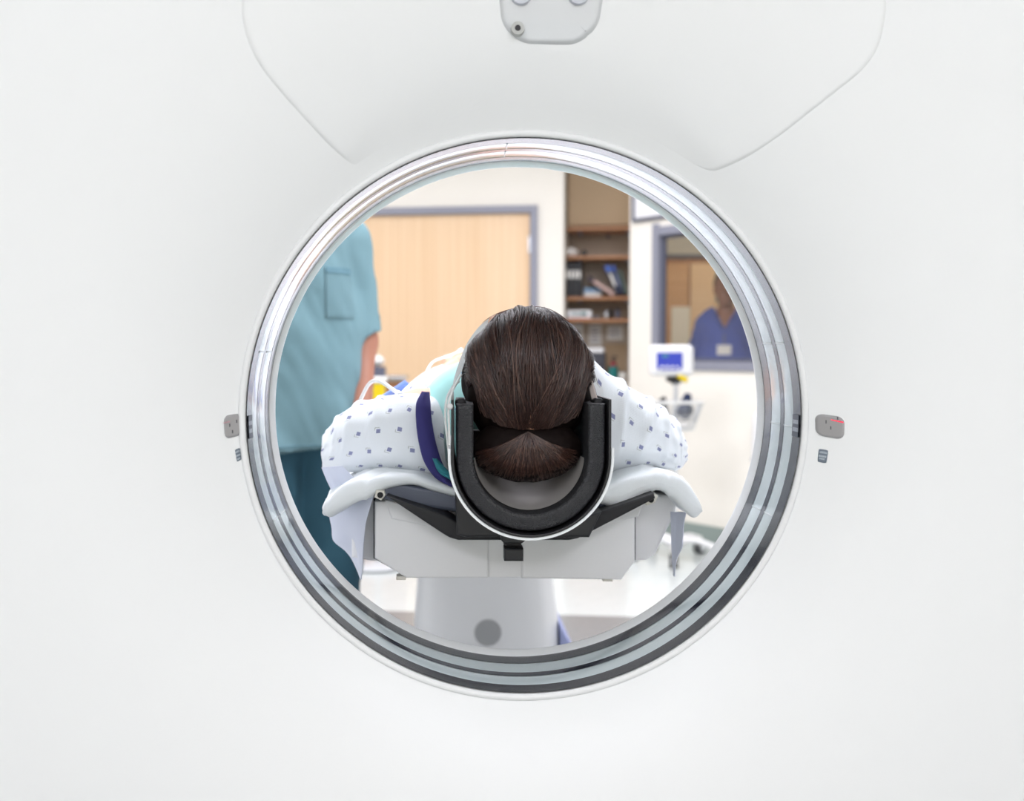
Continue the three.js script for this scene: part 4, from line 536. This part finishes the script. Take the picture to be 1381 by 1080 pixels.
  band([[586, 618, -1.53], [600, 638, -1.525], [612, 648, -1.52]], [6, 15, 8], M.teal, 'inner_trim', 0.002);
  band([[788, 500, -1.54], [796, 525, -1.535], [802, 548, -1.53]], [8, 14, 12], M.navy, 'neckline_trim');
}
// oxygen-mask strap round the head and side straps
{
  const o = thing('head_strap', 'white and brown elastic strap round the patient\'s forehead', 'strap', bz(700, 440, -1.42));
  const arc = (k, off, w, z) => { const pts = [[613, 550], [622, 505], [640, 462], [664, 436], [700, 423.5], [735, 424], [762, 441], [782, 474], [797, 515], [806, 548]].map(([x, y]) => bz(x, y, z)); const c = new THREE.CatmullRomCurve3(pts), ctr = bz(711, 510, z); return thicken(grid(4, 90, (u, v0) => { const v = lerp(k[0], k[1], v0), p = c.getPoint(v), n = p.clone().sub(ctr).setZ(0).normalize(), e = w * (0.12 + 0.88 * smooth(k[0], k[0] + 0.12, v) * smooth(k[1], k[1] - 0.3, v)); return p.addScaledVector(n, off + (u - 1) * e).add(V(0, 0, -0.5 * u * e)); }), 0.0015, V(0, 0, 1)); };
  part('elastic_band', arc([0.06, 0.62], 0.0085, 0.014, -1.445), M.sheet, o); part('brown_edge', arc([0.3, 0.9], 0.0095, 0.003, -1.45), std(0x5b3a30, 0.6), o);
  const q = thing('oxygen_tube', 'clear looped tubing clipped to the holder\'s left side', 'tube', bz(608, 560, -1.3)); part('tubing', tube([[622, 505, -1.36], [616, 516, -1.33], [609, 530, -1.3], [605, 545, -1.292], [605.5, 575, -1.292], [606, 600, -1.295]].map(p => bz(...p)), 0.0016, 60, 8), M.tubing, q); part('tubing', tube([[619, 514, -1.35], [609, 524, -1.32], [602, 540, -1.296], [600.5, 560, -1.296], [603, 590, -1.298], [606, 615, -1.3]].map(p => bz(...p)), 0.0016, 60, 8), M.tubing, q); part('tube_clip', sphere(0.0042, bz(606.5, 548, -1.288)), M.tubing, q);
  const st = thing('side_strap', 'beige strap down the right side of the patient\'s hair', 'strap', bz(800, 520, -1.36)); const c = new THREE.CatmullRomCurve3([[770, 452, -1.42], [784, 484, -1.39], [796, 515, -1.365], [803, 540, -1.34], [805, 548, -1.335]].map(p => bz(...p))); part('webbing', thicken(grid(4, 40, (u, v) => { const p = c.getPoint(v); return p.add(V((u - 0.5) * 0.006, 0, (u - 0.5) * 0.01)); }), 0.0015), std(0xc9beb8, 0.8), st);
}
// ------------------------------------------------------------------ linen
{
  // sheet: a folded sheet over the mattress with soft rolled overhangs; [px, py, thickness px]
  const prof = [[436, 686, 8], [438, 685, 18], [442, 683, 24], [450, 679, 30], [464, 671, 33], [484, 662, 32], [506, 654, 25], [530, 648.5, 18], [560, 648, 14], [590, 656, 14], [616, 664, 14], [650, 668, 12], [711, 668, 10], [770, 666, 12], [815, 668, 26], [840, 666, 40], [866, 654, 29], [890, 651, 26], [908, 657, 34], [924, 669, 42], [936, 679, 38], [943, 683, 26], [946, 685, 8]];
  const P = prof.map(([x, y, t]) => { const p = bz(x, y, -1.53); return V(p.x, p.y, t * 1.53 / F / 2); }), crv = new THREE.CatmullRomCurve3(P, false, 'centripetal');
  const o = thing('bed_sheet', 'thick folded white sheet laid over the table mattress', 'sheet', bz(700, 680, -1.9));
  part('sheet', grid(160, 40, (u, v) => { const top = u < 0.5, s = top ? u * 2 : 2 - u * 2, p = crv.getPoint(clamp(s, 0, 1)), e = Math.sqrt(Math.max(0, 1 - Math.max(0, 1 - v * v * 0.778 / 0.013) ** 2)); const z = lerp(-1.522, -2.3, v * v), over = Math.abs(p.x - BX) > 0.2 ? 1 : 0.4; const w = 0.007 * over * noise(p.x * 22, z * 9, top ? 1 : 6) * smooth(0, 0.3, v) + 0.0045 * noise(p.x * 34 + z * 20, z * 24, 3) * over - (over > 0.5 ? 0.004 * Math.exp(-90 * ((((p.x - BX) * 30 + z * 14) % 1.7 + 1.7) % 1.7 - 0.8) ** 2) : 0); return V(p.x + 0.01 * noise(s * 4, z * 6, 2) * smooth(0, 0.2, v), p.y + (top ? 1 : -1) * p.z * e + w, z); }), M.sheet, o);
  // loose thin sheet hanging at the left, and the tail on the right
  const flap = (l, r, z0, z1, name, label, wob) => { const A = new THREE.CatmullRomCurve3(l.map(([x, y], i) => bz(x, y, lerp(z1, z1 - 0.01, i / l.length)))), B = new THREE.CatmullRomCurve3(r.map(([x, y]) => bz(x, y, z0))); const q = thing(name, label, 'sheet', B.getPoint(0.5)); part('cloth', thicken(grid(26, 50, (u, v) => { const p = A.getPoint(v).lerp(B.getPoint(v), u); p.z += wob * Math.sin(u * 9 + v * 2) * Math.sin(u * Math.PI) * (0.3 + v); return p; }), 0.0012), M.sheetThin, q); };
  flap([[440, 672], [444, 692], [448, 712], [450, 728], [466, 742], [474, 752], [481, 766], [487, 781]], [[508, 659], [503, 672], [498, 690], [494, 705], [492, 722], [490.5, 740], [489.5, 760], [488, 781]], -1.538, -1.66, 'hanging_sheet', 'thin pale sheet hanging in a point left of the table', 0.006);
  flap([[434, 630], [440, 645], [447, 660], [452, 672]], [[462, 628], [474, 640], [484, 650], [494, 658]], -1.6, -1.62, 'sheet_corner', 'small loose sheet corner behind the left sleeve', 0.004);
  flap([[905, 690], [905.5, 710], [906, 730], [907, 750], [908, 766], [909, 776]], [[926, 690], [923, 705], [921.5, 725], [920.5, 738], [913, 754], [910, 777]], -1.556, -1.6, 'sheet_tail', 'narrow sheet tail hanging right of the table', 0.004);
  // blanket over the legs
  const bl = thing('leg_blanket', 'white blanket heaped over the patient\'s belly and legs', 'blanket', V(BX, 1.0, -2.5));
  part('blanket', grid(90, 70, (u, v) => { const a = lerp(-0.15, Math.PI + 0.15, u), z = lerp(-1.86, -3.28, v), e = smooth(-0.02, 0.14, v) ** 0.5, c = Math.cos(a), s = Math.sin(a); return V(BX + c * 0.245 * (0.72 + 0.28 * e) * (1 + 0.05 * noise(c * 3, z * 6, 1)), 0.965 + Math.max(-0.02, s) * (0.09 + 0.075 * e - 0.03 * smooth(0.5, 0.9, v)) * (1 + 0.07 * noise(c * 4, z * 7, 8)), z); }), std(0xf0f2f5, 0.92, { side: THREE.DoubleSide }), bl);
  const bp = thing('blue_underpad', 'blue pad edge showing behind the left sleeve', 'pad', bz(520, 535, -1.95)); const A = poly(-1.9, [[496, 550], [548, 515]]), c = new THREE.CatmullRomCurve3([A[0], A[0].clone().lerp(A[1], 0.5).add(V(0.004, 0.003, 0)), A[1]]); part('pad', mergeGeometries([tube(c.getPoints(8), 0.0045, 30, 8), tube(c.getPoints(8).map(p => p.clone().add(V(0.003, -0.004, -0.03))), 0.0045, 30, 8)]), M.blueCloth, bp);
}
// IV lines
{
  const l = (label, pts, r) => { const o = thing('iv_line', label, 'tube', bz(...pts[0])); part('tubing', tube(pts.map(p => bz(...p)), r, 70, 10), M.tubing, o); const e = pts.length - 1; part('connector', cyl(r * 1.7, r * 1.5, bz(...pts[e]), bz(...pts[e]).lerp(bz(...pts[e - 1]), 0.35), 12), M.white, o); };
  l('white tube arching over the left sleeve beside the technician\'s arm', [[479, 556, -1.72], [486, 540, -1.72], [496, 520, -1.72], [503, 514, -1.71], [512, 514, -1.7], [528, 524, -1.67], [540, 533, -1.645]], 0.0034);
  l('thin clear tube looping from the turquoise cloth to the blanket', [[571, 513, -1.8], [576, 500, -1.82], [583, 489, -1.84], [595, 483, -1.88], [610, 478, -1.95], [622, 472, -2.0]], 0.0026);
}

// ------------------------------------------------------------------ standing people
function standing({ name, label, pos, yaw, H, shirt, pants, stitch, arms, skin, hair, cell = 0.011, badge, pocket }) {
  const s = H / 1.78, o = thing(name, label, 'person', pos); o.rotation.y = yaw;
  const K = (p) => [p[0] * s, p[1] * s, p[2] * s];
  const add = (nm, g, m, par = o) => { const mm = new THREE.Mesh(g, m); mm.name = nm; mm.castShadow = mm.receiveShadow = true; par.add(mm); return mm; };
  const flat = (f, kz) => (x, y, z) => f(x, y, z / kz) * (0.5 + kz / 2);
  const C = (a, b, ra, rb) => cap(K(a), K(b), ra * s, rb * s);
  const torso = flat(join([C([0, 1.37, 0], [0, 1.12, 0], 0.145, 0.135), C([0, 1.1, 0], [0, 0.94, 0], 0.135, 0.15), C([-0.08, 1.41, 0], [0.08, 1.41, 0], 0.06, 0.06)], 0.06 * s), 0.66);
  const list = [torso, C([0, 1.44, -0.01], [0, 1.56, 0.012], 0.058, 0.052)], hands = [];
  for (const k of [-1, 1]) {
    list.push(C([k * 0.09, 0.93, 0], [k * 0.1, 0.5, 0.01], 0.085, 0.055), C([k * 0.1, 0.5, 0.01], [k * 0.1, 0.09, -0.01], 0.053, 0.036), C([k * 0.1, 0.045, -0.03], [k * 0.115, 0.035, 0.13], 0.036, 0.03));
    const a = arms[k < 0 ? 0 : 1]; list.push(C([k * 0.09, 1.4, 0], a.sh, 0.045, 0.036), C(a.sh, a.el, 0.037, 0.036), C(a.el, a.wr, 0.041, 0.027));
    const w = V(...K(a.wr)); hands.push(netMesh(moved(handField(a.thumb, a.curl), frame(w, V(...a.dir), V(...a.palm))), w.clone().addScalar(-0.21), w.clone().addScalar(0.21), 0.006));
  }
  const bf = join(list, 0.045 * s), hm = frame(V(...K([0, 1.665, 0.02])), V(0, 1, 0), V(0, 0, 1));
  const hfield = moved(headField(), hm), hc = V(...K([0, 1.665, 0.02]));
  const bodyG = netMesh(bf, V(-0.5, 0, -0.25).multiplyScalar(1), V(0.5, 1.6 * s, 0.5), cell * 1.15), headG = netMesh(hfield, hc.clone().add(V(-0.1, -0.15, -0.13)), hc.clone().add(V(0.1, 0.14, 0.14)), 0.006);
  add('body', mergeGeometries([bodyG, headG, ...hands]), skin);
  // hair cap
  const hfn = (x, y, z) => Math.max(ell([hc.x, hc.y + 0.03, hc.z - 0.012], [0.086, 0.1, 0.104])(x, y, z) + 0.003 * noise(x * 60, y * 60, z * 60), -(y - hc.y - 0.045 + (z - hc.z) * -0.6 + 0.055 * (z < hc.z ? 1 : 0)) );
  add('hair', netMesh(hfn, hc.clone().add(V(-0.1, -0.12, -0.14)), hc.clone().add(V(0.1, 0.15, 0.12)), 0.006), hair);
  // shirt with folds
  const hemY = 0.83 * s, sl = arms.map((a, i) => { const k = i ? 1 : -1, e = a.sh.map((q, j) => lerp(q, a.el[j], 0.92)); return C(a.sh.map((q, j) => q + (j === 0 ? -k * 0.006 : 0)), e, 0.06, 0.064); });
  const shirtBody = flat(join([C([0, 1.375, 0], [0, 1.12, 0], 0.165, 0.165), C([0, 1.12, 0], [0, 0.8, 0], 0.165, 0.195), C([-0.11, 1.425, 0], [0.11, 1.425, 0], 0.082, 0.082)], 0.07 * s), 0.7);
  const cutS = arms.map((a) => { const d = V(...a.el).sub(V(...a.sh)).normalize(), e = V(...K(a.sh.map((q, j) => lerp(q, a.el[j], 0.92)))); return { d, e }; });
  const shirtF = (x, y, z) => {
    let d = shirtBody(x, y, z);
    const t = clamp((1.35 * s - y) / (0.5 * s), 0, 1);
    d -= 0.007; d += 0.015 * t * Math.sin(x * 27 + 8 * (1.2 - y) + 3.2 * noise(x * 3, y * 2.2, 1) + (y - 1) * 5) + 0.018 * noise(x * 9 + y * 5, y * 4.5, z * 6) + 0.004 * noise(x * 30 + y * 12, y * 9, z * 20);
    sl.forEach((f, i) => { let q = f(x, y, z) + 0.004 * noise(x * 22, y * 16, z * 22); const { d: dd, e } = cutS[i]; q = Math.max(q, (x - e.x) * dd.x + (y - e.y) * dd.y + (z - e.z) * dd.z); d = smin(d, q, 0.03 * s); });
    d = Math.max(d, hemY - y + 0.006 * Math.sin(x * 18));
    d = Math.max(d, -(Math.max(Math.hypot(x, (y - 1.56 * s) * 0.9, (z - 0.03) * 0.9) - 0.085 * s)));                         // neck opening
    return Math.max(d, -(Math.abs(x) * 1.9 + (1.375 * s - y) ) * 0.5 * (z > 0.02 ? 1 : -9));                                // V notch in front
  };
  const shirtM = add('shirt', netMesh(shirtF, V(-0.46, hemY - 0.03, -0.24), V(0.46, 1.56 * s, 0.3), cell), shirt);
  // details pinned to the shirt front
  const onShirt = (x, y, off) => { let z = 0.3; for (let k = 0; k < 60; k++) { const d = shirtF(x, y, z); if (d < 0.001) break; z -= Math.max(0.0008, d * 0.6); if (z < -0.2) break; } return V(x, y, z + off); };
  const stuck = (nm, x0, x1, y0, y1, m, off = 0.003, n = 14) => add(nm, thicken(grid(n, n, (u, v) => onShirt(lerp(x0, x1, u) * s, lerp(y0, y1, v) * s, off)), 0.004, V(0, 0, 1)), m, shirtM);
  if (pocket) { stuck('chest_pocket', 0.05, 0.14, 1.19, 1.325, shirt, 0.0035); stuck('pocket_hem', 0.05, 0.14, 1.312, 1.329, stitch, 0.0055); }
  stuck('hem_stitch', -0.15, 0.15, 0.842, 0.8455, stitch, 0.0015, 30);
  for (const k of [-1, 1]) add('neck_band', thicken(grid(4, 20, (u, v) => { const x = k * lerp(0.004, 0.075, v) * s, y = lerp(1.365, 1.475, v) * s; return onShirt(x + k * u * 0.012 * s, y, 0.0035); }), 0.003, V(0, 0, 1)), stitch, shirtM);
  if (badge) { stuck('badge_lanyard', -0.006, 0.006, 1.26, 1.34, M.frameDark, 0.004, 6); stuck('identity_badge', -0.05, 0.05, 1.19, 1.26, M.paper, 0.006, 6); }
  // trousers
  const pantF = (x, y, z) => { let d = flat(C([0, 0.97, 0], [0, 0.93, 0], 0.13, 0.15), 0.72)(x, y, z); for (const k of [-1, 1]) d = smin(d, join([C([k * 0.088, 0.9, 0], [k * 0.1, 0.5, 0.01], 0.098, 0.084), C([k * 0.1, 0.5, 0.01], [k * 0.102, 0.08, -0.005], 0.084, 0.078)], 0.03)(x, y, z), 0.035 * s); d += 0.006 * noise(x * 16, y * 7, z * 16) + 0.004 * Math.sin(x * 50 + y * 9 + 2 * noise(x * 4, y * 3, 0)); return Math.max(d, 0.07 * s - y, y - 0.94 * s); };
  add('trousers', netMesh(pantF, V(-0.26, 0.05, -0.2), V(0.26, 1.02 * s, 0.22), cell), pants);
  for (const k of [-1, 1]) { const f = (x, y, z) => Math.max(join([C([k * 0.1, 0.05, -0.04], [k * 0.118, 0.04, 0.15], 0.048, 0.04)], 0.01)(x, y, z), -(y - 0.001)); add('shoe', netMesh(f, V(k * 0.11 - 0.09, -0.015, -0.12), V(k * 0.11 + 0.09, 0.13, 0.24), 0.008), M.shoe); }
  return o;
}
{
  const p = room(-0.635, 3.0, 0);
  standing({ name: 'person', label: 'technician in light blue scrubs standing left of the table', pos: p, yaw: 0.5 - YAW, H: 1.86, shirt: M.scrub, pants: M.scrubDark, stitch: M.scrubStitch, skin: M.skin, hair: M.hairShort, pocket: true,
    arms: [{ sh: [-0.175, 1.41, 0], el: [-0.25, 1.14, -0.03], wr: [-0.235, 0.9, 0.08], dir: [0.05, -1, 0.25], palm: [1, 0, 0], thumb: 1, curl: 0.5 }, { sh: [0.17, 1.41, 0], el: [0.205, 1.13, -0.02], wr: [0.16, 0.9, 0.1], dir: [-0.15, -0.75, 0.5], palm: [-0.6, -0.3, -0.5], thumb: 1, curl: 0.6 }] });
  const q = room(1.46, 7.0, 0);
  standing({ name: 'person', label: 'operator in blue-violet scrubs with a badge, behind the control room window', pos: q, yaw: -0.35, H: 1.68, shirt: M.scrubBlue, pants: M.scrubBlueDark, stitch: M.scrubBlueDark, skin: M.skin, hair: M.hairShort, cell: 0.014, badge: true,
    arms: [{ sh: [-0.175, 1.41, 0], el: [-0.25, 1.14, -0.02], wr: [-0.2, 0.95, 0.13], dir: [0.1, -0.9, 0.4], palm: [0.7, -0.2, -0.4], thumb: 1, curl: 0.5 }, { sh: [0.175, 1.41, 0], el: [0.25, 1.14, -0.02], wr: [0.2, 0.95, 0.13], dir: [-0.1, -0.9, 0.4], palm: [-0.7, -0.2, -0.4], thumb: 1, curl: 0.5 }] });
}

// ------------------------------------------------------------------ vital signs monitor on its rolling stand
{
  const D = 5.62, c = at(911, 600, D), X = c.x, Zc = c.z, turn = -0.12, o = thing('vital_signs_monitor', 'white vital signs monitor with blue screen on a rolling stand', 'monitor', V(X, 0, Zc));
  const y = (py) => EYE - (py - 473) / F * D, k = D / F;
  const mc = at(905, 486, D - 0.03), mon = part('monitor_case', new RoundedBoxGeometry(59 * k, 42 * k, 0.09, 5, 0.03).rotateY(turn).translate(mc.x, mc.y, mc.z), M.white, o);
  const onm = (px, py, w, h, d, off, r, m, nm) => { const p = at(px, py, D - 0.03 - 0.045 - off); return part(nm, new RoundedBoxGeometry(w * k, h * k, d, 3, Math.min(r, d / 2.1)).rotateY(turn).translate(p.x, p.y, p.z), m, mon); };
  const scr = new THREE.MeshStandardMaterial({ color: 0x2b3a9c, roughness: 0.2, emissive: 0x2436b0, emissiveIntensity: 0.28 });
  onm(903, 486.5, 34, 22, 0.004, 0.002, 0.002, scr, 'screen'); onm(903, 495.5, 24, 7, 0.004, 0.0015, 0.002, scr, 'screen');
  for (let i = 0; i < 4; i++) onm(892.5 + 7 * i, 495, 4, 3.6, 0.006, 0.004, 0.003, M.white, 'button'); for (let i = 0; i < 4; i++) onm(921.3, 479 + 4.4 * i, 2, 2.4, 0.005, 0.002, 0.002, M.plasticGrey, 'button');
  onm(925, 471, 7, 2.5, 0.003, 0.001, 0.001, std(0xe9e5a8, 0.5), 'status_label'); onm(897, 480, 8, 3, 0.002, 0.0035, 0.001, std(0x3f8f7a, 0.5), 'readout'); onm(908, 489, 10, 2.4, 0.002, 0.0035, 0.001, std(0x7a3a6c, 0.5), 'readout');
  part('pole', cyl(0.014, 0.012, V(X, 0.11, Zc), V(X, y(506), Zc)), M.plasticGrey, o);
  const yc = y(511); part('pole_clamp', mergeGeometries([rbox(0.1, 0.03, 0.05, X - 0.004, yc, Zc, 0.012), cyl(0.03, 0.026, V(X, yc - 0.01, Zc - 0.02), V(X, yc + 0.012, Zc + 0.02), 20).toNonIndexed()].map(g => g.index ? g.toNonIndexed() : g)), M.black, o);
  { const a = at(914, 506, D - 0.05), b = at(924, 512, D - 0.05); part('yellow_plug', mergeGeometries([cyl(0.013, 0.016, a, b), sphere(0.0162, b)]), M.yellow, o, 'bright yellow plug'); }
  // wire basket: tapered, rim, bars
  const yt = y(541), yb = y(577), hw = 31 * k, hb = 19 * k, hd = 0.1, Zb = Zc + 0.06, rim = (h, w, dd) => [...Array(24)].map((_, i) => { const a = i / 24 * Math.PI * 2, n = 5, cc = Math.cos(a), ss = Math.sin(a), q = 1 / (Math.abs(cc) ** n + Math.abs(ss) ** n) ** (1 / n); return V(X + w * cc * q, h, Zb + dd * ss * q); });
  const bk = part('basket', tube(rim(yt, hw, hd), 0.0085, 96, 10, true), M.offwhite, o);
  const wires = [], A = rim(yt, hw, hd), B = rim(yb, hb, hd * 0.7); for (let i = 0; i < 24; i++) for (const f of [0, 0.5]) wires.push(cyl(0.0018, 0.0018, A[i].clone().lerp(A[(i + 1) % 24], f), B[i].clone().lerp(B[(i + 1) % 24], f), 6));
  part('basket_wire', mergeGeometries([...wires, tube(B, 0.003, 72, 6, true), tube(rim(lerp(yt, yb, 0.5), lerp(hw, hb, 0.5), lerp(hd, hd * 0.7, 0.5)), 0.002, 72, 6, true)]), M.plasticGrey, bk); part('basket_floor', rbox(hb * 1.7, 0.004, hd * 1.2, X, yb, Zb, 0.002), M.plasticGrey, bk);
  // base and casters
  part('base_hub', lathe([[0, 0.08], [0.06, 0.08], [0.055, 0.11], [0.03, 0.13], [0, 0.13]], X, 0, Zc), M.white, o);
  for (let i = 0; i < 5; i++) {
    const a = i / 5 * Math.PI * 2 + 0.55, dx = Math.cos(a), dz = Math.sin(a), e = V(X + 0.235 * dx, 0.085, Zc + 0.235 * dz);
    const leg = part('base_leg', tube([V(X + 0.03 * dx, 0.105, Zc + 0.03 * dz), V(X + 0.12 * dx, 0.115, Zc + 0.12 * dz), e], 0.017, 16, 10), M.white, o);
    const w = V(-dz, 0, dx), cc = e.clone().setY(0.036); for (const q of [-1, 1]) part('caster_wheel', cyl(0.036, 0.036, cc.clone().addScaledVector(w, q * 0.008), cc.clone().addScaledVector(w, q * 0.022), 24), M.rubber, leg); part('caster_cover', cyl(0.024, 0.024, cc.clone().addScaledVector(w, -0.0235), cc.clone().addScaledVector(w, 0.0235), 20), M.plasticGrey, leg); part('caster_stem', cyl(0.008, 0.008, cc, e, 12), M.steel, leg);
  }
  // things in the basket
  const it = (nm, lab, px, py, m, sx, sy, sz) => { const p = at(px, py, D - 0.06), q = thing(nm, lab, 'cuff', p); part('cuff', netMesh((x, yy, z) => cap([p.x - sx * 0.15, p.y - sy * 0.55, p.z], [p.x + sx * 0.12, p.y + sy * 0.7, p.z], sx * 0.8, sx * 0.3)(x, yy, z) + 0.012 * noise(x * 24, yy * 30, z * 30), p.clone().add(V(-sx - 0.02, -sy - 0.02, -sz - 0.02)), p.clone().add(V(sx + 0.02, sy + 0.02, sz + 0.02)), 0.006), m, q); const a = p.clone().add(V(0, sy * 0.3, sz)); part('hose', tube([a, a.clone().add(V(0.02, -0.05, 0.01)), a.clone().add(V(-0.03, -0.09, 0.0))], 0.004, 20, 8), M.rubber, q); };
  it('pressure_cuff', 'navy blood pressure cuff in the stand basket', 926, 545, std(0x24304f, 0.85), 0.055, 0.065, 0.04); it('pressure_cuff', 'black blood pressure cuff left in the stand basket', 893, 548, M.blackSoft, 0.05, 0.055, 0.04);
  { const p = at(924, 574, D - 0.07), q = thing('basket_packet', 'clear white packet in the bottom of the stand basket', 'packet', p); part('packet', netMesh((x, yy, z) => ell([p.x, p.y, p.z], [0.05, 0.03, 0.035])(x, yy, z) + 0.006 * noise(x * 40, yy * 40, z * 40), p.clone().addScalar(-0.08), p.clone().addScalar(0.08), 0.006), M.paper, q); part('fold', rbox(0.07, 0.004, 0.05, p.x, p.y + 0.03, p.z, 0.002), M.paper, q); }
}
// ------------------------------------------------------------------ side cabinet behind the technician
{
  const top = at(525, 506, 5.9), ty = top.y, X = at(505, 520, 5.9).x, Z = top.z, o = thing('side_cabinet', 'low oak cabinet with a steel edge in front of the door', 'cabinet', V(X, 0, Z));
  part('carcass', metreUV(rbox(0.4, ty - 0.06, 0.4, X - 0.03, (ty - 0.06) / 2 + 0.02, Z - 0.02, 0.006), 1, 0), M.oak, o); part('top', rbox(0.44, 0.025, 0.44, X - 0.03, ty - 0.0125, Z - 0.02, 0.006), M.steel, o); part('plinth', rbox(0.38, 0.03, 0.38, X - 0.03, 0.015, Z - 0.02), M.frameDark, o);
  const yb = at(508, 534, 5.4), bin = thing('sharps_bin', 'yellow sharps bin with a white lid behind the technician\'s arm', 'bin', V(yb.x, 0.0, yb.z)), bw = 0.085;
  part('stand_post', cyl(0.015, 0.015, V(yb.x, 0.03, yb.z), V(yb.x, yb.y - 0.045, yb.z)), M.steel, bin); part('stand_base', lathe([[0, 0], [0.16, 0], [0.15, 0.025], [0.02, 0.035], [0, 0.035]], yb.x, 0, yb.z), M.plasticGrey, bin);
  part('bin_body', rbox(bw, 0.13, 0.08, yb.x, yb.y + 0.015, yb.z, 0.012), M.yellow, bin); part('lid', rbox(bw + 0.02, 0.03, 0.12, yb.x, yb.y + 0.085, yb.z, 0.012), M.paper, bin);
  const p = at(504, 498, 5.85), bx = thing('glove_box', 'dark box on the low cabinet behind the technician', 'box', V(p.x, ty, Z)); part('carton', rbox(0.13, 0.05, 0.1, p.x, ty + 0.025, Z, 0.004), M.frameDark, bx); part('opening', rbox(0.06, 0.003, 0.04, p.x, ty + 0.0505, Z, 0.001), M.black, bx);
  const t = thing('tissue_pack', 'white tissue pack on top of the dark box', 'tissues', V(p.x, ty + 0.052, Z)); part('pack', netMesh((x, y, z) => ell([p.x + 0.01, ty + 0.084, Z], [0.05, 0.03, 0.04])(x, y, z) + 0.008 * noise(x * 26, y * 26, z * 26), V(p.x - 0.08, ty + 0.035, Z - 0.07), V(p.x + 0.09, ty + 0.14, Z + 0.07), 0.006), M.paper, t); part('sheet', rbox(0.05, 0.002, 0.04, p.x + 0.01, ty + 0.118, Z, 0.0008), M.paper, t);
}
renderer.render(scene, camera);
